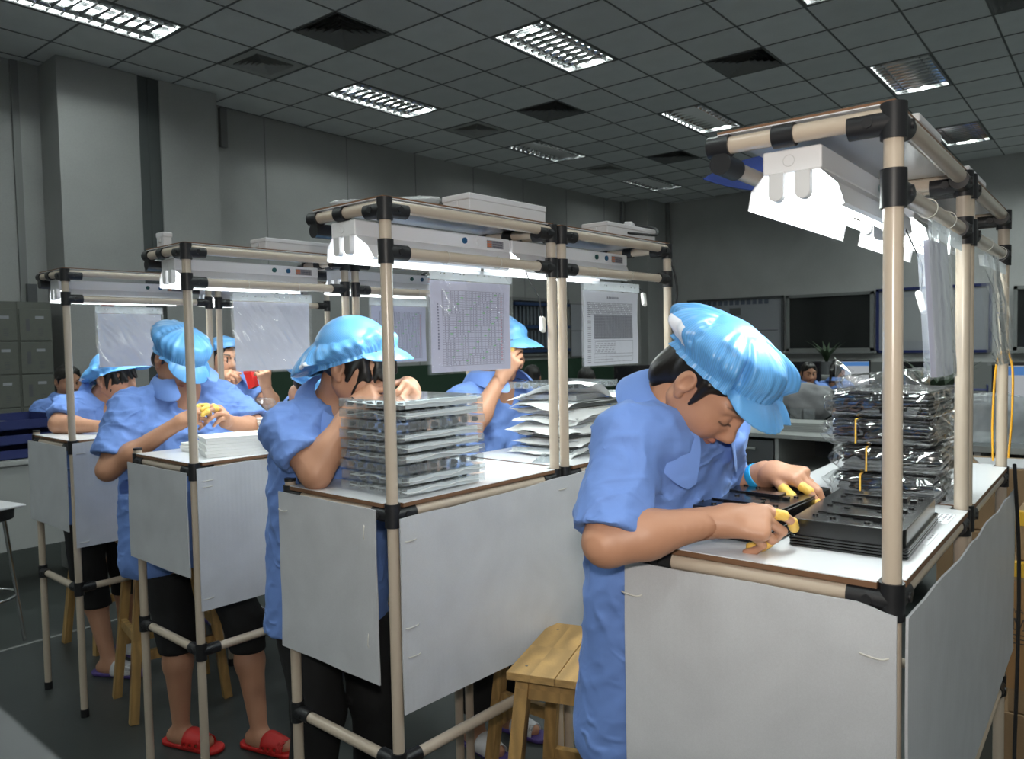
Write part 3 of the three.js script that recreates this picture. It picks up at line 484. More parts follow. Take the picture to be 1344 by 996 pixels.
{
  const h = 0.06, W = 0.225, D = 0.26;
  for (let k = 0; k < 4; k++) {
    const y = YT + 0.001 + k * (h + 0.002), g = thing('wrapped_pack', ['wrapped pack of black trays, bottom of the pile', 'wrapped pack of black trays, second up in the pile', 'wrapped pack of black trays, third up in the pile', 'wrapped pack with loose film on top, uppermost of the pile'][k], 'pack', at(4, -0.15 + 0.008 * Math.sin(k * 2), y, 0.715 + 0.006 * Math.cos(k)), ROWS[4].a + 0.05 * Math.sin(k * 1.7), 'packs of black trays wrapped in clear film');
    for (let i = 0; i < 7; i++) mesh('tray_layer', bx(W - 0.024 - (i % 2) * 0.006, 0.0062, D - 0.03 - (i % 2) * 0.006, 0, 0.006 + i * 0.0083, 0, 0.002), M.trayBlack, g);
    const f = crumpled(W, h, D, 0.017, k * 5.3); f.translate(0, h / 2, 0); mesh('film', f, M.film, g);
    const band = (x) => { const o = []; o.push(bb(x - 0.0016, x + 0.0016, 0.004, h - 0.002, D / 2 + 0.001, D / 2 + 0.0025), bb(x - 0.0016, x + 0.0016, h - 0.003, h - 0.001, -D / 2, D / 2)); return o; };
    if (k < 3) mesh('rubber_band', band(-0.045), M.rubberBand, g);
    if (k === 3) {
      const lf = crumpled(0.15, 0.05, 0.2, 0.016, 44); lf.rotateZ(0.12); lf.translate(-0.02, h + 0.012, 0); mesh('loose_film', lf, M.film, g);
      const ear = new THREE.ConeGeometry(0.05, 0.11, 9, 4, true); const p = ear.attributes.position; for (let i = 0; i < p.count; i++) p.setXYZ(i, p.getX(i) * 0.9 + 0.012 * noise(p.getY(i) * 40, i * 0.7, 3), p.getY(i), p.getZ(i) * 0.5 + 0.012 * noise(i, 5, p.getY(i) * 30)); const e2 = ear.toNonIndexed(); e2.rotateZ(0.5); e2.translate(-0.09, h + 0.028, 0.06); e2.computeVertexNormals(); mesh('film_tail', e2, M.film, g);
    }
    // gathered ends of the bag
    for (const s of k % 2 ? [-1] : [-1, 1]) { const c = new THREE.ConeGeometry(0.034, 0.05, 10, 3, true), p = c.attributes.position; for (let i = 0; i < p.count; i++) p.setXYZ(i, p.getX(i) + 0.01 * noise(i * 1.3, k, 2), p.getY(i), p.getZ(i) * 1.8 + 0.01 * noise(k, i * 1.7, 8)); const e = c.toNonIndexed(); e.rotateZ(s < 0 ? Math.PI / 2 : -Math.PI / 2); e.translate(s * (W / 2 + 0.02), h * 0.45, 0.05 * Math.sin(k * 3 + 1)); e.computeVertexNormals(); mesh('film_end', e, M.film, g); }
  }
}
// loose film bag behind the double post
one('film_bag', (() => { const f = crumpled(0.2, 0.16, 0.26, 0.03, 71, 16); f.translate(0, 0.085, 0); return f; })(), M.film, 'crumpled clear film bag behind the wrapped packs', 'plastic film', at(4, -0.2, YT + 0.002, 1.08), 0.3);
// ---------------------------------------------------------------- stack of clear component trays, bench 3
const clearCup = (() => {
  const gs = [], W = 0.235, L = 0.29, h = 0.025; gs.push(bb(-W / 2, W / 2, h - 0.0012, h, -L / 2, L / 2));
  for (const s of [-1, 1]) { gs.push(bb(s * W / 2 - s * 0.001, s * W / 2, 0.004, h, -L / 2, L / 2)); gs.push(bb(-W / 2, W / 2, 0.004, h, s * L / 2 - s * 0.001, s * L / 2)); }
  const cup = new THREE.CylinderGeometry(0.0115, 0.0095, h - 0.004, 9, 1, true);
  for (let i = 0; i < 6; i++) for (let j = 0; j < 8; j++) if (i === 0 || i === 5 || j === 0 || j === 7) gs.push(cup.clone().translate(-W / 2 + 0.02 + i * 0.039, h / 2, -L / 2 + 0.02 + j * 0.0357));
  return join(gs);
})();
const trayParts = (() => { const gs = []; for (let i = 0; i < 6; i++) for (let j = 0; j < 8; j++) if (i === 0 || i === 5 || j === 0 || j === 7 || (i + j) % 3 === 0) { const x = -0.0975 + i * 0.039, z = -0.125 + j * 0.0357; gs.push(bar([x, 0.006, z], [x, 0.018, z], 0.0065, 8)); if ((i * 3 + j) % 2) gs.push(bx(0.012, 0.006, 0.01, x + 0.004, 0.012, z)); } return join(gs); })();
M.part = mat([0.01, 0.01, 0.011], 0.25);
M.tissue = mat([0.74, 0.75, 0.75], 0.9);
for (let k = 0; k < 9; k++) {
  const jx = 0.004 * Math.sin(k * 2.3), t = 0.02 * Math.sin(k * 1.9), g = thing('component_tray', k === 8 ? 'clear plastic tray of small black parts, top of the tall stack' : k === 0 ? 'clear plastic tray of small black parts, bottom of the tall stack' : 'clear plastic tray of small black parts, ' + ORD[k] + ' up in the tall stack', 'tray', at(3, -0.13 + jx, YT + 0.0005 + k * 0.0262, 0.185), ROWS[3].a + t, 'tall stack of clear component trays');
  mesh('tray_shell', clearCup, M.clearTray, g); mesh('small_parts', trayParts, M.part, g);
  if (k % 4 !== 2) { const ts = new THREE.BoxGeometry(0.215, 0.0016, 0.272, 14, 1, 18), p = ts.attributes.position; for (let i = 0; i < p.count; i++) p.setY(i, p.getY(i) + 0.011 + 0.009 * noise(p.getX(i) * 12 + k * 4, p.getZ(i) * 12, k)); ts.computeVertexNormals(); ts.translate(0.012, 0.003, 0); mesh('tissue_sheet', ts, M.tissue, g); }
  if (k % 4 !== 2) { const ws = new THREE.BoxGeometry(0.0015, 0.016, 0.25, 1, 3, 20), p = ws.attributes.position; for (let i = 0; i < p.count; i++) { p.setX(i, p.getX(i) + 0.114 + 0.002 * noise(p.getZ(i) * 20, k, 1)); p.setY(i, 0.013 + p.getY(i) * (1 + 0.4 * noise(p.getZ(i) * 9, k * 3, 2))); } ws.computeVertexNormals(); mesh('tissue_edge', ws, M.tissue, g); }
}
// ragged pile of white sheets between trays, bench 3 far half
for (let k = 0; k < 8; k++) {
  const y = YT + 0.028 + k * 0.0245, g = thing('sheet_layer', k === 7 ? 'uppermost white lining sheet of the ragged pile, one corner turned up' : 'creased white lining sheet, ' + ORD[k] + ' up in the ragged pile', 'sheet', at(3, -0.19, y, 0.95), ROWS[3].a + 0.12 * Math.sin(k * 2.1), 'ragged pile of white lining sheets');
  const s = new THREE.PlaneGeometry(0.26 + 0.03 * Math.sin(k * 3), 0.34 + 0.03 * Math.cos(k * 2), 26, 30), p = s.attributes.position;
  for (let i = 0; i < p.count; i++) { const x = p.getX(i), z = p.getY(i), e = smooth(0.09, 0.16, Math.max(Math.abs(x), Math.abs(z) - 0.03)); const flip = k === 7 ? 0.045 * smooth(0.05, 0.2, x * 0.9 - z * 0.9) : 0; p.setXYZ(i, x + 0.01 * noise(z * 14, k, 3), 0.004 * noise(x * 11, z * 11, k) + e * (-0.02 + 0.03 * noise(x * 9 + k * 3, z * 9, k * 1.7)) + flip, -z + 0.012 * noise(x * 14, k, 7)); }
  s.computeVertexNormals(); mesh('tissue_sheet', s, M.tissue, g);
  mesh('tray_shell', bx(0.22, 0.017, 0.29, 0, -0.0105, 0, 0.004), k === 0 || k === 2 || k === 6 ? phys([0.12, 0.13, 0.13], 0.3, { transmission: 0.4, thickness: 0 }) : M.filmMilky, g);
}
{ const g = thing('component_tray', 'clear tray of black parts lying on the ragged sheet pile', 'tray', at(3, -0.2, YT + 0.028 + 8 * 0.0245 - 0.012, 0.93), ROWS[3].a - 0.05); mesh('tray_shell', clearCup, M.clearTray, g); mesh('small_parts', trayParts, M.part, g); }
for (const [u, v, t] of [[-0.2, 0.93, 0.1]]) { const g = thing('component_tray', 'clear empty tray under the ragged sheet pile', 'tray', at(3, u, YT + 0.0005, v), ROWS[3].a + t); mesh('tray_shell', clearCup, M.clearTray, g); }
for (const [u, v, t, l] of [[-0.12, 0.75, 0.5, 'clear empty blister strip lying before the ragged sheet pile'], [-0.1, 1.13, -0.3, 'clear empty blister strip lying beyond the ragged sheet pile']]) { const gs = []; for (let i = 0; i < 3; i++) for (let j = 0; j < 7; j++) gs.push(new THREE.CylinderGeometry(0.007, 0.010, 0.012, 8, 1, true).translate(i * 0.026 - 0.026, 0.007, j * 0.026 - 0.078)); gs.push(bx(0.09, 0.0008, 0.19, 0, 0.001, 0)); one('blister_strip', gs, M.clearTray, l, 'blister strip', at(3, u, YT + 0.0004, v), t, 'clear blister strips'); }
// ---------------------------------------------------------------- stacks of thin white cartons, bench 2
function whiteStack(u, v, n, w, l, h, turn, where) {
  for (let k = 0; k < n; k++) {
    const g = thing('flat_carton', (k === n - 1 ? 'thin white carton on top of the stack ' : 'thin white carton, ' + ORD[k] + ' up in the stack ') + where, 'carton', at(2, u + 0.002 * Math.sin(k * 5 + u), YT + 0.0003 + k * h, v + 0.002 * Math.cos(k * 3)), ROWS[2].a + turn + 0.012 * Math.sin(k * 4), 'stacks of thin white cartons');
    mesh('tray', bx(w, h * 0.55, l, 0, h * 0.28, 0, 0.001), M.paperWhite, g); mesh('lid', bx(w + 0.003, h * 0.4, l + 0.003, 0, h * 0.76, 0, 0.0012), M.paperWhite, g);
  }
}
whiteStack(-0.095, 0.215, 6, 0.145, 0.25, 0.0112, -0.3, 'beside the tall post');
whiteStack(-0.30, 0.56, 7, 0.17, 0.24, 0.0125, -0.1, 'nearest the woman with the red case');
whiteStack(-0.13, 0.52, 5, 0.13, 0.2, 0.0115, -0.05, 'half hidden by the neighbouring worker');
whiteStack(-0.265, 0.16, 3, 0.1, 0.1, 0.011, 0.1, 'under the hands of the woman inspecting parts');
whiteStack(-0.21, 0.86, 9, 0.17, 0.22, 0.0125, 0.08, 'on the far half of the bench');

// ---------------------------------------------------------------- wooden stools
function stool(x, z, turn, label, H = 0.72) {
  const g = thing('stool', label, 'stool', [x, 0, z], turn, 'tall wooden stools'), w = 0.12, d = 0.15, s = 0.04;
  const pl = metreUV(bx(0.125, 0.02, 0.36, 0, 0, 0, 0.002), 2.2);
  for (const k of [-1, 1]) { const p = mesh('seat_plank', pl, M.wood, g); p.position.set(k * 0.0635, H - 0.01, 0); }
  for (const a of [-1, 1]) for (const b of [-1, 1]) mesh('leg', metreUV(beam([a * (w + s), 0, b * (d + s)], [a * w * 0.8, H - 0.02, b * d * 0.85], 0.034, 0.034), 3), M.wood, g);
  for (const a of [-1, 1]) { mesh('apron', metreUV(bx(0.02, 0.06, 0.27, a * 0.1, H - 0.05, 0), 3), M.wood, g); mesh('apron', metreUV(bx(0.2, 0.06, 0.02, 0, H - 0.05, a * 0.13), 3), M.wood, g); const t = 0.42; mesh('stretcher', metreUV(bx(0.022, 0.04, 0.31, a * 0.128, 0.26, 0), 3), M.wood, g); mesh('stretcher', metreUV(bx(0.25, 0.04, 0.022, 0, 0.34, a * 0.16), 3), M.wood, g); }
  for (const a of [-1, 1]) for (const b of [-1, 1]) mesh('nail_head', bar([a * 0.09, H, b * 0.13], [a * 0.09, H + 0.0006, b * 0.13], 0.004, 8), M.bolt, g);
  return g;
}
stool(-1.185, -1.625, 0.34, 'wooden stool with a bright planed seat beside the packing woman');
stool(-3.34, -1.56, -0.2, 'wooden stool behind the woman inspecting parts in red clogs');
stool(-4.28, -1.72, 0.1, 'wooden stool behind the farthest bench');
stool(-1.6, -2.08, 0.05, 'wooden stool under the far half of the clear tray bench');
stool(-3.0, -2.55, -0.1, 'wooden stool with a bag hung on it, beneath the white carton bench');
{ // clear bag with blue print hanging under bench 2
  const f = crumpled(0.1, 0.24, 0.06, 0.02, 12, 10); const g = thing('hanging_bag', 'clear plastic bag with blue print hanging beneath the white carton bench', 'bag', at(2, -0.1, 0.5, 0.38), 0.4); f.translate(0, 0.12, 0); mesh('film', f, M.film, g);
  mesh('contents', bx(0.06, 0.12, 0.02, 0, 0.09, 0, 0.008), M.paperWhite, g); mesh('blue_print', bx(0.05, 0.08, 0.012, 0.01, 0.19, 0, 0.006), mat([0.02, 0.12, 0.3], 0.5), g);
}
// ---------------------------------------------------------------- distance fields and their surfaces
const smin = (a, b, k) => { const h = Math.max(k - Math.abs(a - b), 0) / k; return Math.min(a, b) - h * h * k * 0.25; };
const cap = (a, b, r1, r2 = r1) => { const ax = a[0], ay = a[1], az = a[2], dx = b[0] - ax, dy = b[1] - ay, dz = b[2] - az, q = 1 / (dx * dx + dy * dy + dz * dz + 1e-12); return (x, y, z) => { const px = x - ax, py = y - ay, pz = z - az; let t = (px * dx + py * dy + pz * dz) * q; t = t < 0 ? 0 : t > 1 ? 1 : t; const ex = px - dx * t, ey = py - dy * t, ez = pz - dz * t; return Math.sqrt(ex * ex + ey * ey + ez * ez) - (r1 + (r2 - r1) * t); }; };
const ell = (c, r) => { const [cx, cy, cz] = c, [rx, ry, rz] = r; return (x, y, z) => { const px = (x - cx) / rx, py = (y - cy) / ry, pz = (z - cz) / rz, k0 = Math.sqrt(px * px + py * py + pz * pz), qx = px / rx, qy = py / ry, qz = pz / rz, k1 = Math.sqrt(qx * qx + qy * qy + qz * qz); return k1 < 1e-9 ? -Math.min(rx, ry, rz) : k0 * (k0 - 1) / k1; }; };
const uni = (list, k) => (x, y, z) => { let d = 1e9; for (let i = 0; i < list.length; i++) d = smin(d, list[i](x, y, z), k); return d; };
function surf(sdf, lo, hi, cell, color) {   // surface nets
  const nx = Math.ceil((hi[0] - lo[0]) / cell) + 1, ny = Math.ceil((hi[1] - lo[1]) / cell) + 1, nz = Math.ceil((hi[2] - lo[2]) / cell) + 1, F = new Float32Array(nx * ny * nz), B = 6;
  const R = B * cell * 0.87 * 1.6;
  for (let k0 = 0; k0 < nz; k0 += B) for (let j0 = 0; j0 < ny; j0 += B) for (let i0 = 0; i0 < nx; i0 += B) {
    const d0 = sdf(lo[0] + (i0 + B / 2) * cell, lo[1] + (j0 + B / 2) * cell, lo[2] + (k0 + B / 2) * cell), skip = Math.abs(d0) > R;
    for (let k = k0; k < Math.min(nz, k0 + B); k++) for (let j = j0; j < Math.min(ny, j0 + B); j++) for (let i = i0; i < Math.min(nx, i0 + B); i++) F[(k * ny + j) * nx + i] = skip ? d0 : sdf(lo[0] + i * cell, lo[1] + j * cell, lo[2] + k * cell);
  }
  const id = new Int32Array(nx * ny * nz).fill(-1), P = [], I = [], E = [[0, 1], [0, 2], [0, 4], [1, 3], [1, 5], [2, 3], [2, 6], [3, 7], [4, 5], [4, 6], [5, 7], [6, 7]], c = new Float32Array(8);
  const off = [0, 1, nx, nx + 1, nx * ny, nx * ny + 1, nx * ny + nx, nx * ny + nx + 1];
  for (let k = 0; k < nz - 1; k++) for (let j = 0; j < ny - 1; j++) for (let i = 0; i < nx - 1; i++) {
    const b = (k * ny + j) * nx + i; let m = 0;
    for (let q = 0; q < 8; q++) { c[q] = F[b + off[q]]; if (c[q] < 0) m |= 1 << q; }
    if (m === 0 || m === 255) continue;
    let n = 0, sx = 0, sy = 0, sz = 0;
    for (const [a, e] of E) { const ca = c[a], ce = c[e]; if ((ca < 0) === (ce < 0)) continue; const t = ca / (ca - ce); sx += (a & 1) + ((e & 1) - (a & 1)) * t; sy += ((a >> 1) & 1) + (((e >> 1) & 1) - ((a >> 1) & 1)) * t; sz += ((a >> 2) & 1) + (((e >> 2) & 1) - ((a >> 2) & 1)) * t; n++; }
    id[b] = P.length / 3; P.push(lo[0] + (i + sx / n) * cell, lo[1] + (j + sy / n) * cell, lo[2] + (k + sz / n) * cell);
  }
  const quad = (a, b, cc, d, flip) => { if (a < 0 || b < 0 || cc < 0 || d < 0) return; flip ? I.push(a, cc, b, a, d, cc) : I.push(a, b, cc, a, cc, d); };
  for (let k = 1; k < nz - 1; k++) for (let j = 1; j < ny - 1; j++) for (let i = 1; i < nx - 1; i++) {
    const b = (k * ny + j) * nx + i, s = F[b] < 0;
    if (s !== (F[b + 1] < 0)) quad(id[b - nx - nx * ny], id[b - nx * ny], id[b], id[b - nx], !s);
    if (s !== (F[b + nx] < 0)) quad(id[b - 1 - nx * ny], id[b - 1], id[b], id[b - nx * ny], !s);
    if (s !== (F[b + nx * ny] < 0)) quad(id[b - 1 - nx], id[b - nx], id[b], id[b - 1], !s);
  }
  const g = new THREE.BufferGeometry(); g.setAttribute('position', new THREE.Float32BufferAttribute(P, 3)); g.setIndex(I); g.computeVertexNormals();
  const uv = new Float32Array(P.length / 3 * 2); for (let i = 0; i < P.length / 3; i++) { uv[2 * i] = P[3 * i] + P[3 * i + 2]; uv[2 * i + 1] = P[3 * i + 1]; } g.setAttribute('uv', new THREE.BufferAttribute(uv, 2));
  if (color) { const C = new Float32Array(P.length); for (let i = 0; i < P.length; i += 3) { const q = color(P[i], P[i + 1], P[i + 2]); C[i] = q[0]; C[i + 1] = q[1]; C[i + 2] = q[2]; } g.setAttribute('color', new THREE.BufferAttribute(C, 3)); }
  return g;
}
// ---------------------------------------------------------------- materials of people
const weave = noiseTex(256, (u, v) => 0.5 + 0.22 * Math.sin(u * 402) * Math.sin(v * 402) + 0.28 * (rnd() - 0.5));
const creases = noiseTex(512, (u, v) => { const m = smooth(0.45, 0.75, tile2(u, v, 5, 2)), w = 3 * tile2(u, v, 4, 7), f = Math.sin(2 * Math.PI * (4 * u + 3 * v + w)) * 0.5 + 0.5, m2 = smooth(0.5, 0.8, tile2(v, u, 6, 11)), g = Math.sin(2 * Math.PI * (7 * v - 2 * u + w)) * 0.5 + 0.5; return 0.5 + 0.3 * (f * f - 0.4) * m + 0.22 * (g * g - 0.4) * m2; }); creases.repeat.set(2.6, 2.6);
const stripes = noiseTex(256, (u, v) => { const s = 0.5 + 0.5 * Math.sin(u * 2 * Math.PI * 32); const k = 0.9 + 0.1 * s; return [k * 0.97, k, k]; }, true);
const hairTex = noiseTex(256, (u, v) => 0.5 + 0.5 * Math.sin(u * 2 * Math.PI * 40 + 3 * tile2(u, v, 4)) * (0.6 + 0.4 * rnd()));
Object.assign(M, {
  skin: phys([1, 1, 1], 0.5, { vertexColors: true, clearcoat: 0.12, clearcoatRoughness: 0.5 }),
  shirt: phys([0.16, 0.285, 0.675], 0.78, { bumpMap: creases, bumpScale: 0.012, sheen: 0.25, sheenRoughness: 0.6, sheenColor: new THREE.Color().setRGB(0.5, 0.7, 1) }),
  capCloth: phys([0.13, 0.36, 0.72], 0.36, { map: stripes, sheen: 0.5, sheenRoughness: 0.35, sheenColor: new THREE.Color().setRGB(0.6, 0.8, 1) }),
  capPrint: mat([0.75, 0.78, 0.86], 0.7),
  trousers: mat([0.008, 0.008, 0.009], 0.85, { bumpMap: weave, bumpScale: 0.0004 }),
  hair: phys([0.009, 0.007, 0.006], 0.36, { bumpMap: hairTex, bumpScale: 0.0006 }),
  cot: mat([0.78, 0.5, 0.10], 0.5), wristBand: mat([0.02, 0.36, 0.72], 0.5),
  clog: mat([0.5, 0.012, 0.01], 0.5), slipWhite: mat([0.62, 0.62, 0.64], 0.5), slipBlue: mat([0.08, 0.05, 0.22], 0.6), lash: mat([0.012, 0.01, 0.009], 0.6),
});
const SKIN = [0.49, 0.248, 0.152];
const mixC = (a, b, t) => [lerp(a[0], b[0], t), lerp(a[1], b[1], t), lerp(a[2], b[2], t)];
const vn = (a) => { const l = Math.hypot(...a); return [a[0] / l, a[1] / l, a[2] / l]; }, vadd = (a, b, s = 1) => [a[0] + b[0] * s, a[1] + b[1] * s, a[2] + b[2] * s], vsub = (a, b) => [a[0] - b[0], a[1] - b[1], a[2] - b[2]], vx = (a, b) => [a[1] * b[2] - a[2] * b[1], a[2] * b[0] - a[0] * b[2], a[0] * b[1] - a[1] * b[0]], vmix = (a, b, t) => [lerp(a[0], b[0], t), lerp(a[1], b[1], t), lerp(a[2], b[2], t)], vdot = (a, b) => a[0] * b[0] + a[1] * b[1] + a[2] * b[2];
// ---------------------------------------------------------------- head: +x forward, +y up, +z to the person's right
function headField(o = {}) {
  const L = [];
  const both = (f) => [f(1), f(-1)];
  const base = uni([ell([-0.006, 0.032, 0], [0.094, 0.084, 0.074]), ell([0.022, -0.03, 0], [0.066, 0.078, 0.06]), ell([0.045, -0.012, 0], [0.045, 0.055, 0.056])], 0.03);
  const jaw = uni([cap([0.066, -0.094, 0.0], [0.052, -0.094, 0], 0.019), ...both((s) => cap([-0.006, -0.052, s * 0.052], [0.056, -0.092, s * 0.014], 0.015, 0.017)), ...both((s) => ell([0.052, -0.036, s * 0.034], [0.034, 0.034, 0.027]))], 0.025);
  const brow = uni(both((s) => cap([0.084, 0.022, s * 0.014], [0.068, 0.024, s * 0.05], 0.009, 0.008)), 0.015);
  const nose = uni([cap([0.087, 0.012, 0], [0.106, -0.026, 0], 0.0065, 0.0105), cap([0.106, -0.028, 0], [0.103, -0.03, 0], 0.0105), ...both((s) => ell([0.096, -0.034, s * 0.0125], [0.0105, 0.0085, 0.0075]))], 0.011);
  const lipU = uni(both((s) => cap([0.094, -0.0585, s * 0.002], [0.08, -0.062, s * 0.022], 0.0058, 0.003)), 0.006), lipD = uni(both((s) => cap([0.0895, -0.0682, s * 0.001], [0.079, -0.064, s * 0.02], 0.0058, 0.003)), 0.006);
  const lids = both((s) => ell([0.0755, 0.004, s * 0.031], [0.0135, 0.0135, 0.0165])), sock = both((s) => ell([0.1, 0.007, s * 0.031], [0.022, 0.013, 0.022]));
  const ear = both((s) => ell([-0.01, -0.004, s * 0.0765], [0.018, 0.029, 0.009])), earCut = both((s) => ell([-0.006, 0.0, s * 0.086], [0.0105, 0.019, 0.008])), lobe = both((s) => ell([-0.002, -0.032, s * 0.073], [0.009, 0.01, 0.007]));
  const seam = uni(both((s) => cap([0.1, -0.0632, 0], [0.083, -0.0625, s * 0.025], 0.0014)), 0.002);
  const f = (x, y, z) => {
    let d = base(x, y, z); if (d > 0.06) return d - 0.03;
    d = smin(d, jaw(x, y, z), 0.025); d = smin(d, brow(x, y, z), 0.014);
    for (const q of sock) { const e = -q(x, y, z); const h = Math.max(0.014 - Math.abs(d - e), 0) / 0.014; d = Math.max(d, e) + h * h * 0.014 * 0.25; }
    for (const q of lids) d = smin(d, q(x, y, z), 0.005);
    d = smin(d, nose(x, y, z), 0.012); d = smin(d, lipU(x, y, z), 0.004); d = smin(d, lipD(x, y, z), 0.004);
    d = Math.max(d, -seam(x, y, z));
    for (let k = 0; k < 2; k++) { d = smin(d, Math.max(ear[k](x, y, z), -earCut[k](x, y, z)), 0.007); d = smin(d, lobe[k](x, y, z), 0.006); }
    return d;
  };
  const color = (x, y, z, fine) => {
    const az = Math.abs(z); let c = SKIN.slice();
    const lip = Math.min(lipU(x, y, z), lipD(x, y, z)); c = mixC(c, [0.36, 0.125, 0.1], smooth(0.0022, -0.001, lip) * (x > 0.074 ? 1 : 0));
    const by = 0.0285 + 0.004 * Math.sin((az - 0.014) * 60), bd = Math.abs(y - by) - 0.0042 * smooth(0.058, 0.03, az); if (x > 0.04 && az > 0.012 && az < 0.058) c = mixC(c, [0.03, 0.018, 0.012], 0.85 * smooth(0.0025, -0.001, bd));
    const ly = -0.0045 - 0.003 * smooth(0.018, 0.03, az) + 0.004 * smooth(0.034, 0.048, az); if (x > 0.06 && az > 0.014 && az < 0.049) c = mixC(c, [0.02, 0.013, 0.01], (fine ? 0.9 : 0.4) * smooth(0.0026, 0.0008, Math.abs(y - ly)));
    c = mixC(c, [0.56, 0.24, 0.16], 0.25 * smooth(0.035, 0.01, Math.hypot(y + 0.03, az - 0.04)) * (x > 0.03 ? 1 : 0));
    return c;
  };
  return { f, color };
}
const HEAD = headField();
const headGeo = {};
const headMesh = (cell) => headGeo[cell] ||= surf(HEAD.f, [-0.115, -0.128, -0.1], [0.13, 0.13, 0.1], cell, (x, y, z) => HEAD.color(x, y, z, cell < 0.003));
// hair close to the skull, with a face opening, nape, and optional fringe and tail
function hairMesh(o) {
  const key = JSON.stringify(o);
  const shell = ell([-0.01, 0.034, 0], [0.1, 0.09, 0.081]), nape = ell([-0.06, -0.045, 0], [0.043, 0.06, 0.058]);
  const side = [1, -1].map((s) => cap([0.02, 0.03, s * 0.072], [0.012 + (o.lock ? 0.014 : 0), -0.012 - (o.lock || 0), s * 0.07], 0.014, 0.004));
  const fr = o.fringe ? [-0.05, -0.035, -0.02, -0.005, 0.01, 0.025, 0.04, 0.052].map((z, i) => cap([0.05, 0.085, z * 0.7], [0.098 - 14 * z * z, 0.012 - o.fringe + 0.012 * Math.sin(i * 2.1), z * 1.08], 0.018, 0.005)) : [];
  const locks = o.curtain ? [cap([0.07, 0.05, 0.055], [0.06, -0.03, 0.066], 0.016, 0.01), cap([0.06, -0.03, 0.066], [0.045, -0.08, 0.066], 0.01, 0.003), cap([0.075, 0.05, 0.045], [0.083, -0.01, 0.053], 0.014, 0.006)] : [];
  if (o.sweep) locks.push(cap([0.02, 0.07, 0.062], [0.068, -0.012, 0.056], 0.024, 0.011), cap([0.05, 0.075, 0.045], [0.098, -0.002, 0.034], 0.024, 0.01), cap([0.07, 0.075, 0.025], [0.106, 0.012, 0.008], 0.022, 0.009), cap([0.07, 0.07, -0.01], [0.105, 0.015, -0.02], 0.022, 0.009), cap([0.055, -0.002, 0.06], [0.04, -0.062, 0.064], 0.012, 0.003), cap([0.03, 0.04, 0.07], [0.02, -0.03, 0.07], 0.016, 0.006), cap([0.08, 0.02, 0.045], [0.085, -0.022, 0.046], 0.012, 0.004));
  const tail = o.tail ? [cap([-0.095, 0.04, 0], [-0.125, -0.02, 0], 0.026, 0.022), cap([-0.125, -0.02, 0], [-0.12, -0.17, 0], 0.022, 0.008)] : [];
  const ext = [...side, ...fr, ...locks, ...tail];
  const f = (x, y, z) => {
    let d = o.bare ? shell(x, y, z) : smin(shell(x, y, z), nape(x, y, z), 0.03);
    const faceCut = x - (0.042 + 0.3 * Math.max(0, y - 0.06)) , earY = Math.max(-(y + (o.low ?? 0.05) + 0.5 * Math.max(0, -x - 0.03) * 0), 0);
    const cut = y < 0.065 ? Math.max(x - lerp(-0.028, 0.055, smooth(-0.03, 0.05, y)), -1) : x - 0.075; d = Math.max(d, cut * 0.8);
    for (const e of ext) d = smin(d, e(x, y, z), 0.008);
    if (o.cap) { const fx = o.cap[0], fy = o.cap[1], bx0 = o.cap[2], by = o.cap[3], L = Math.hypot(fx - bx0, fy - by); d = Math.max(d, ((y - by) * (fx - bx0) - (x - bx0) * (fy - by)) / L + 0.001); }
    return d + 0.0016 * Math.sin(160 * z + 40 * x + 6 * noise(x * 20, y * 8, z * 20)) * 0.6;
  };
  return surf(f, [-0.16, -0.2, -0.11], [0.13, 0.14, 0.11], o.cell || 0.0045);
}
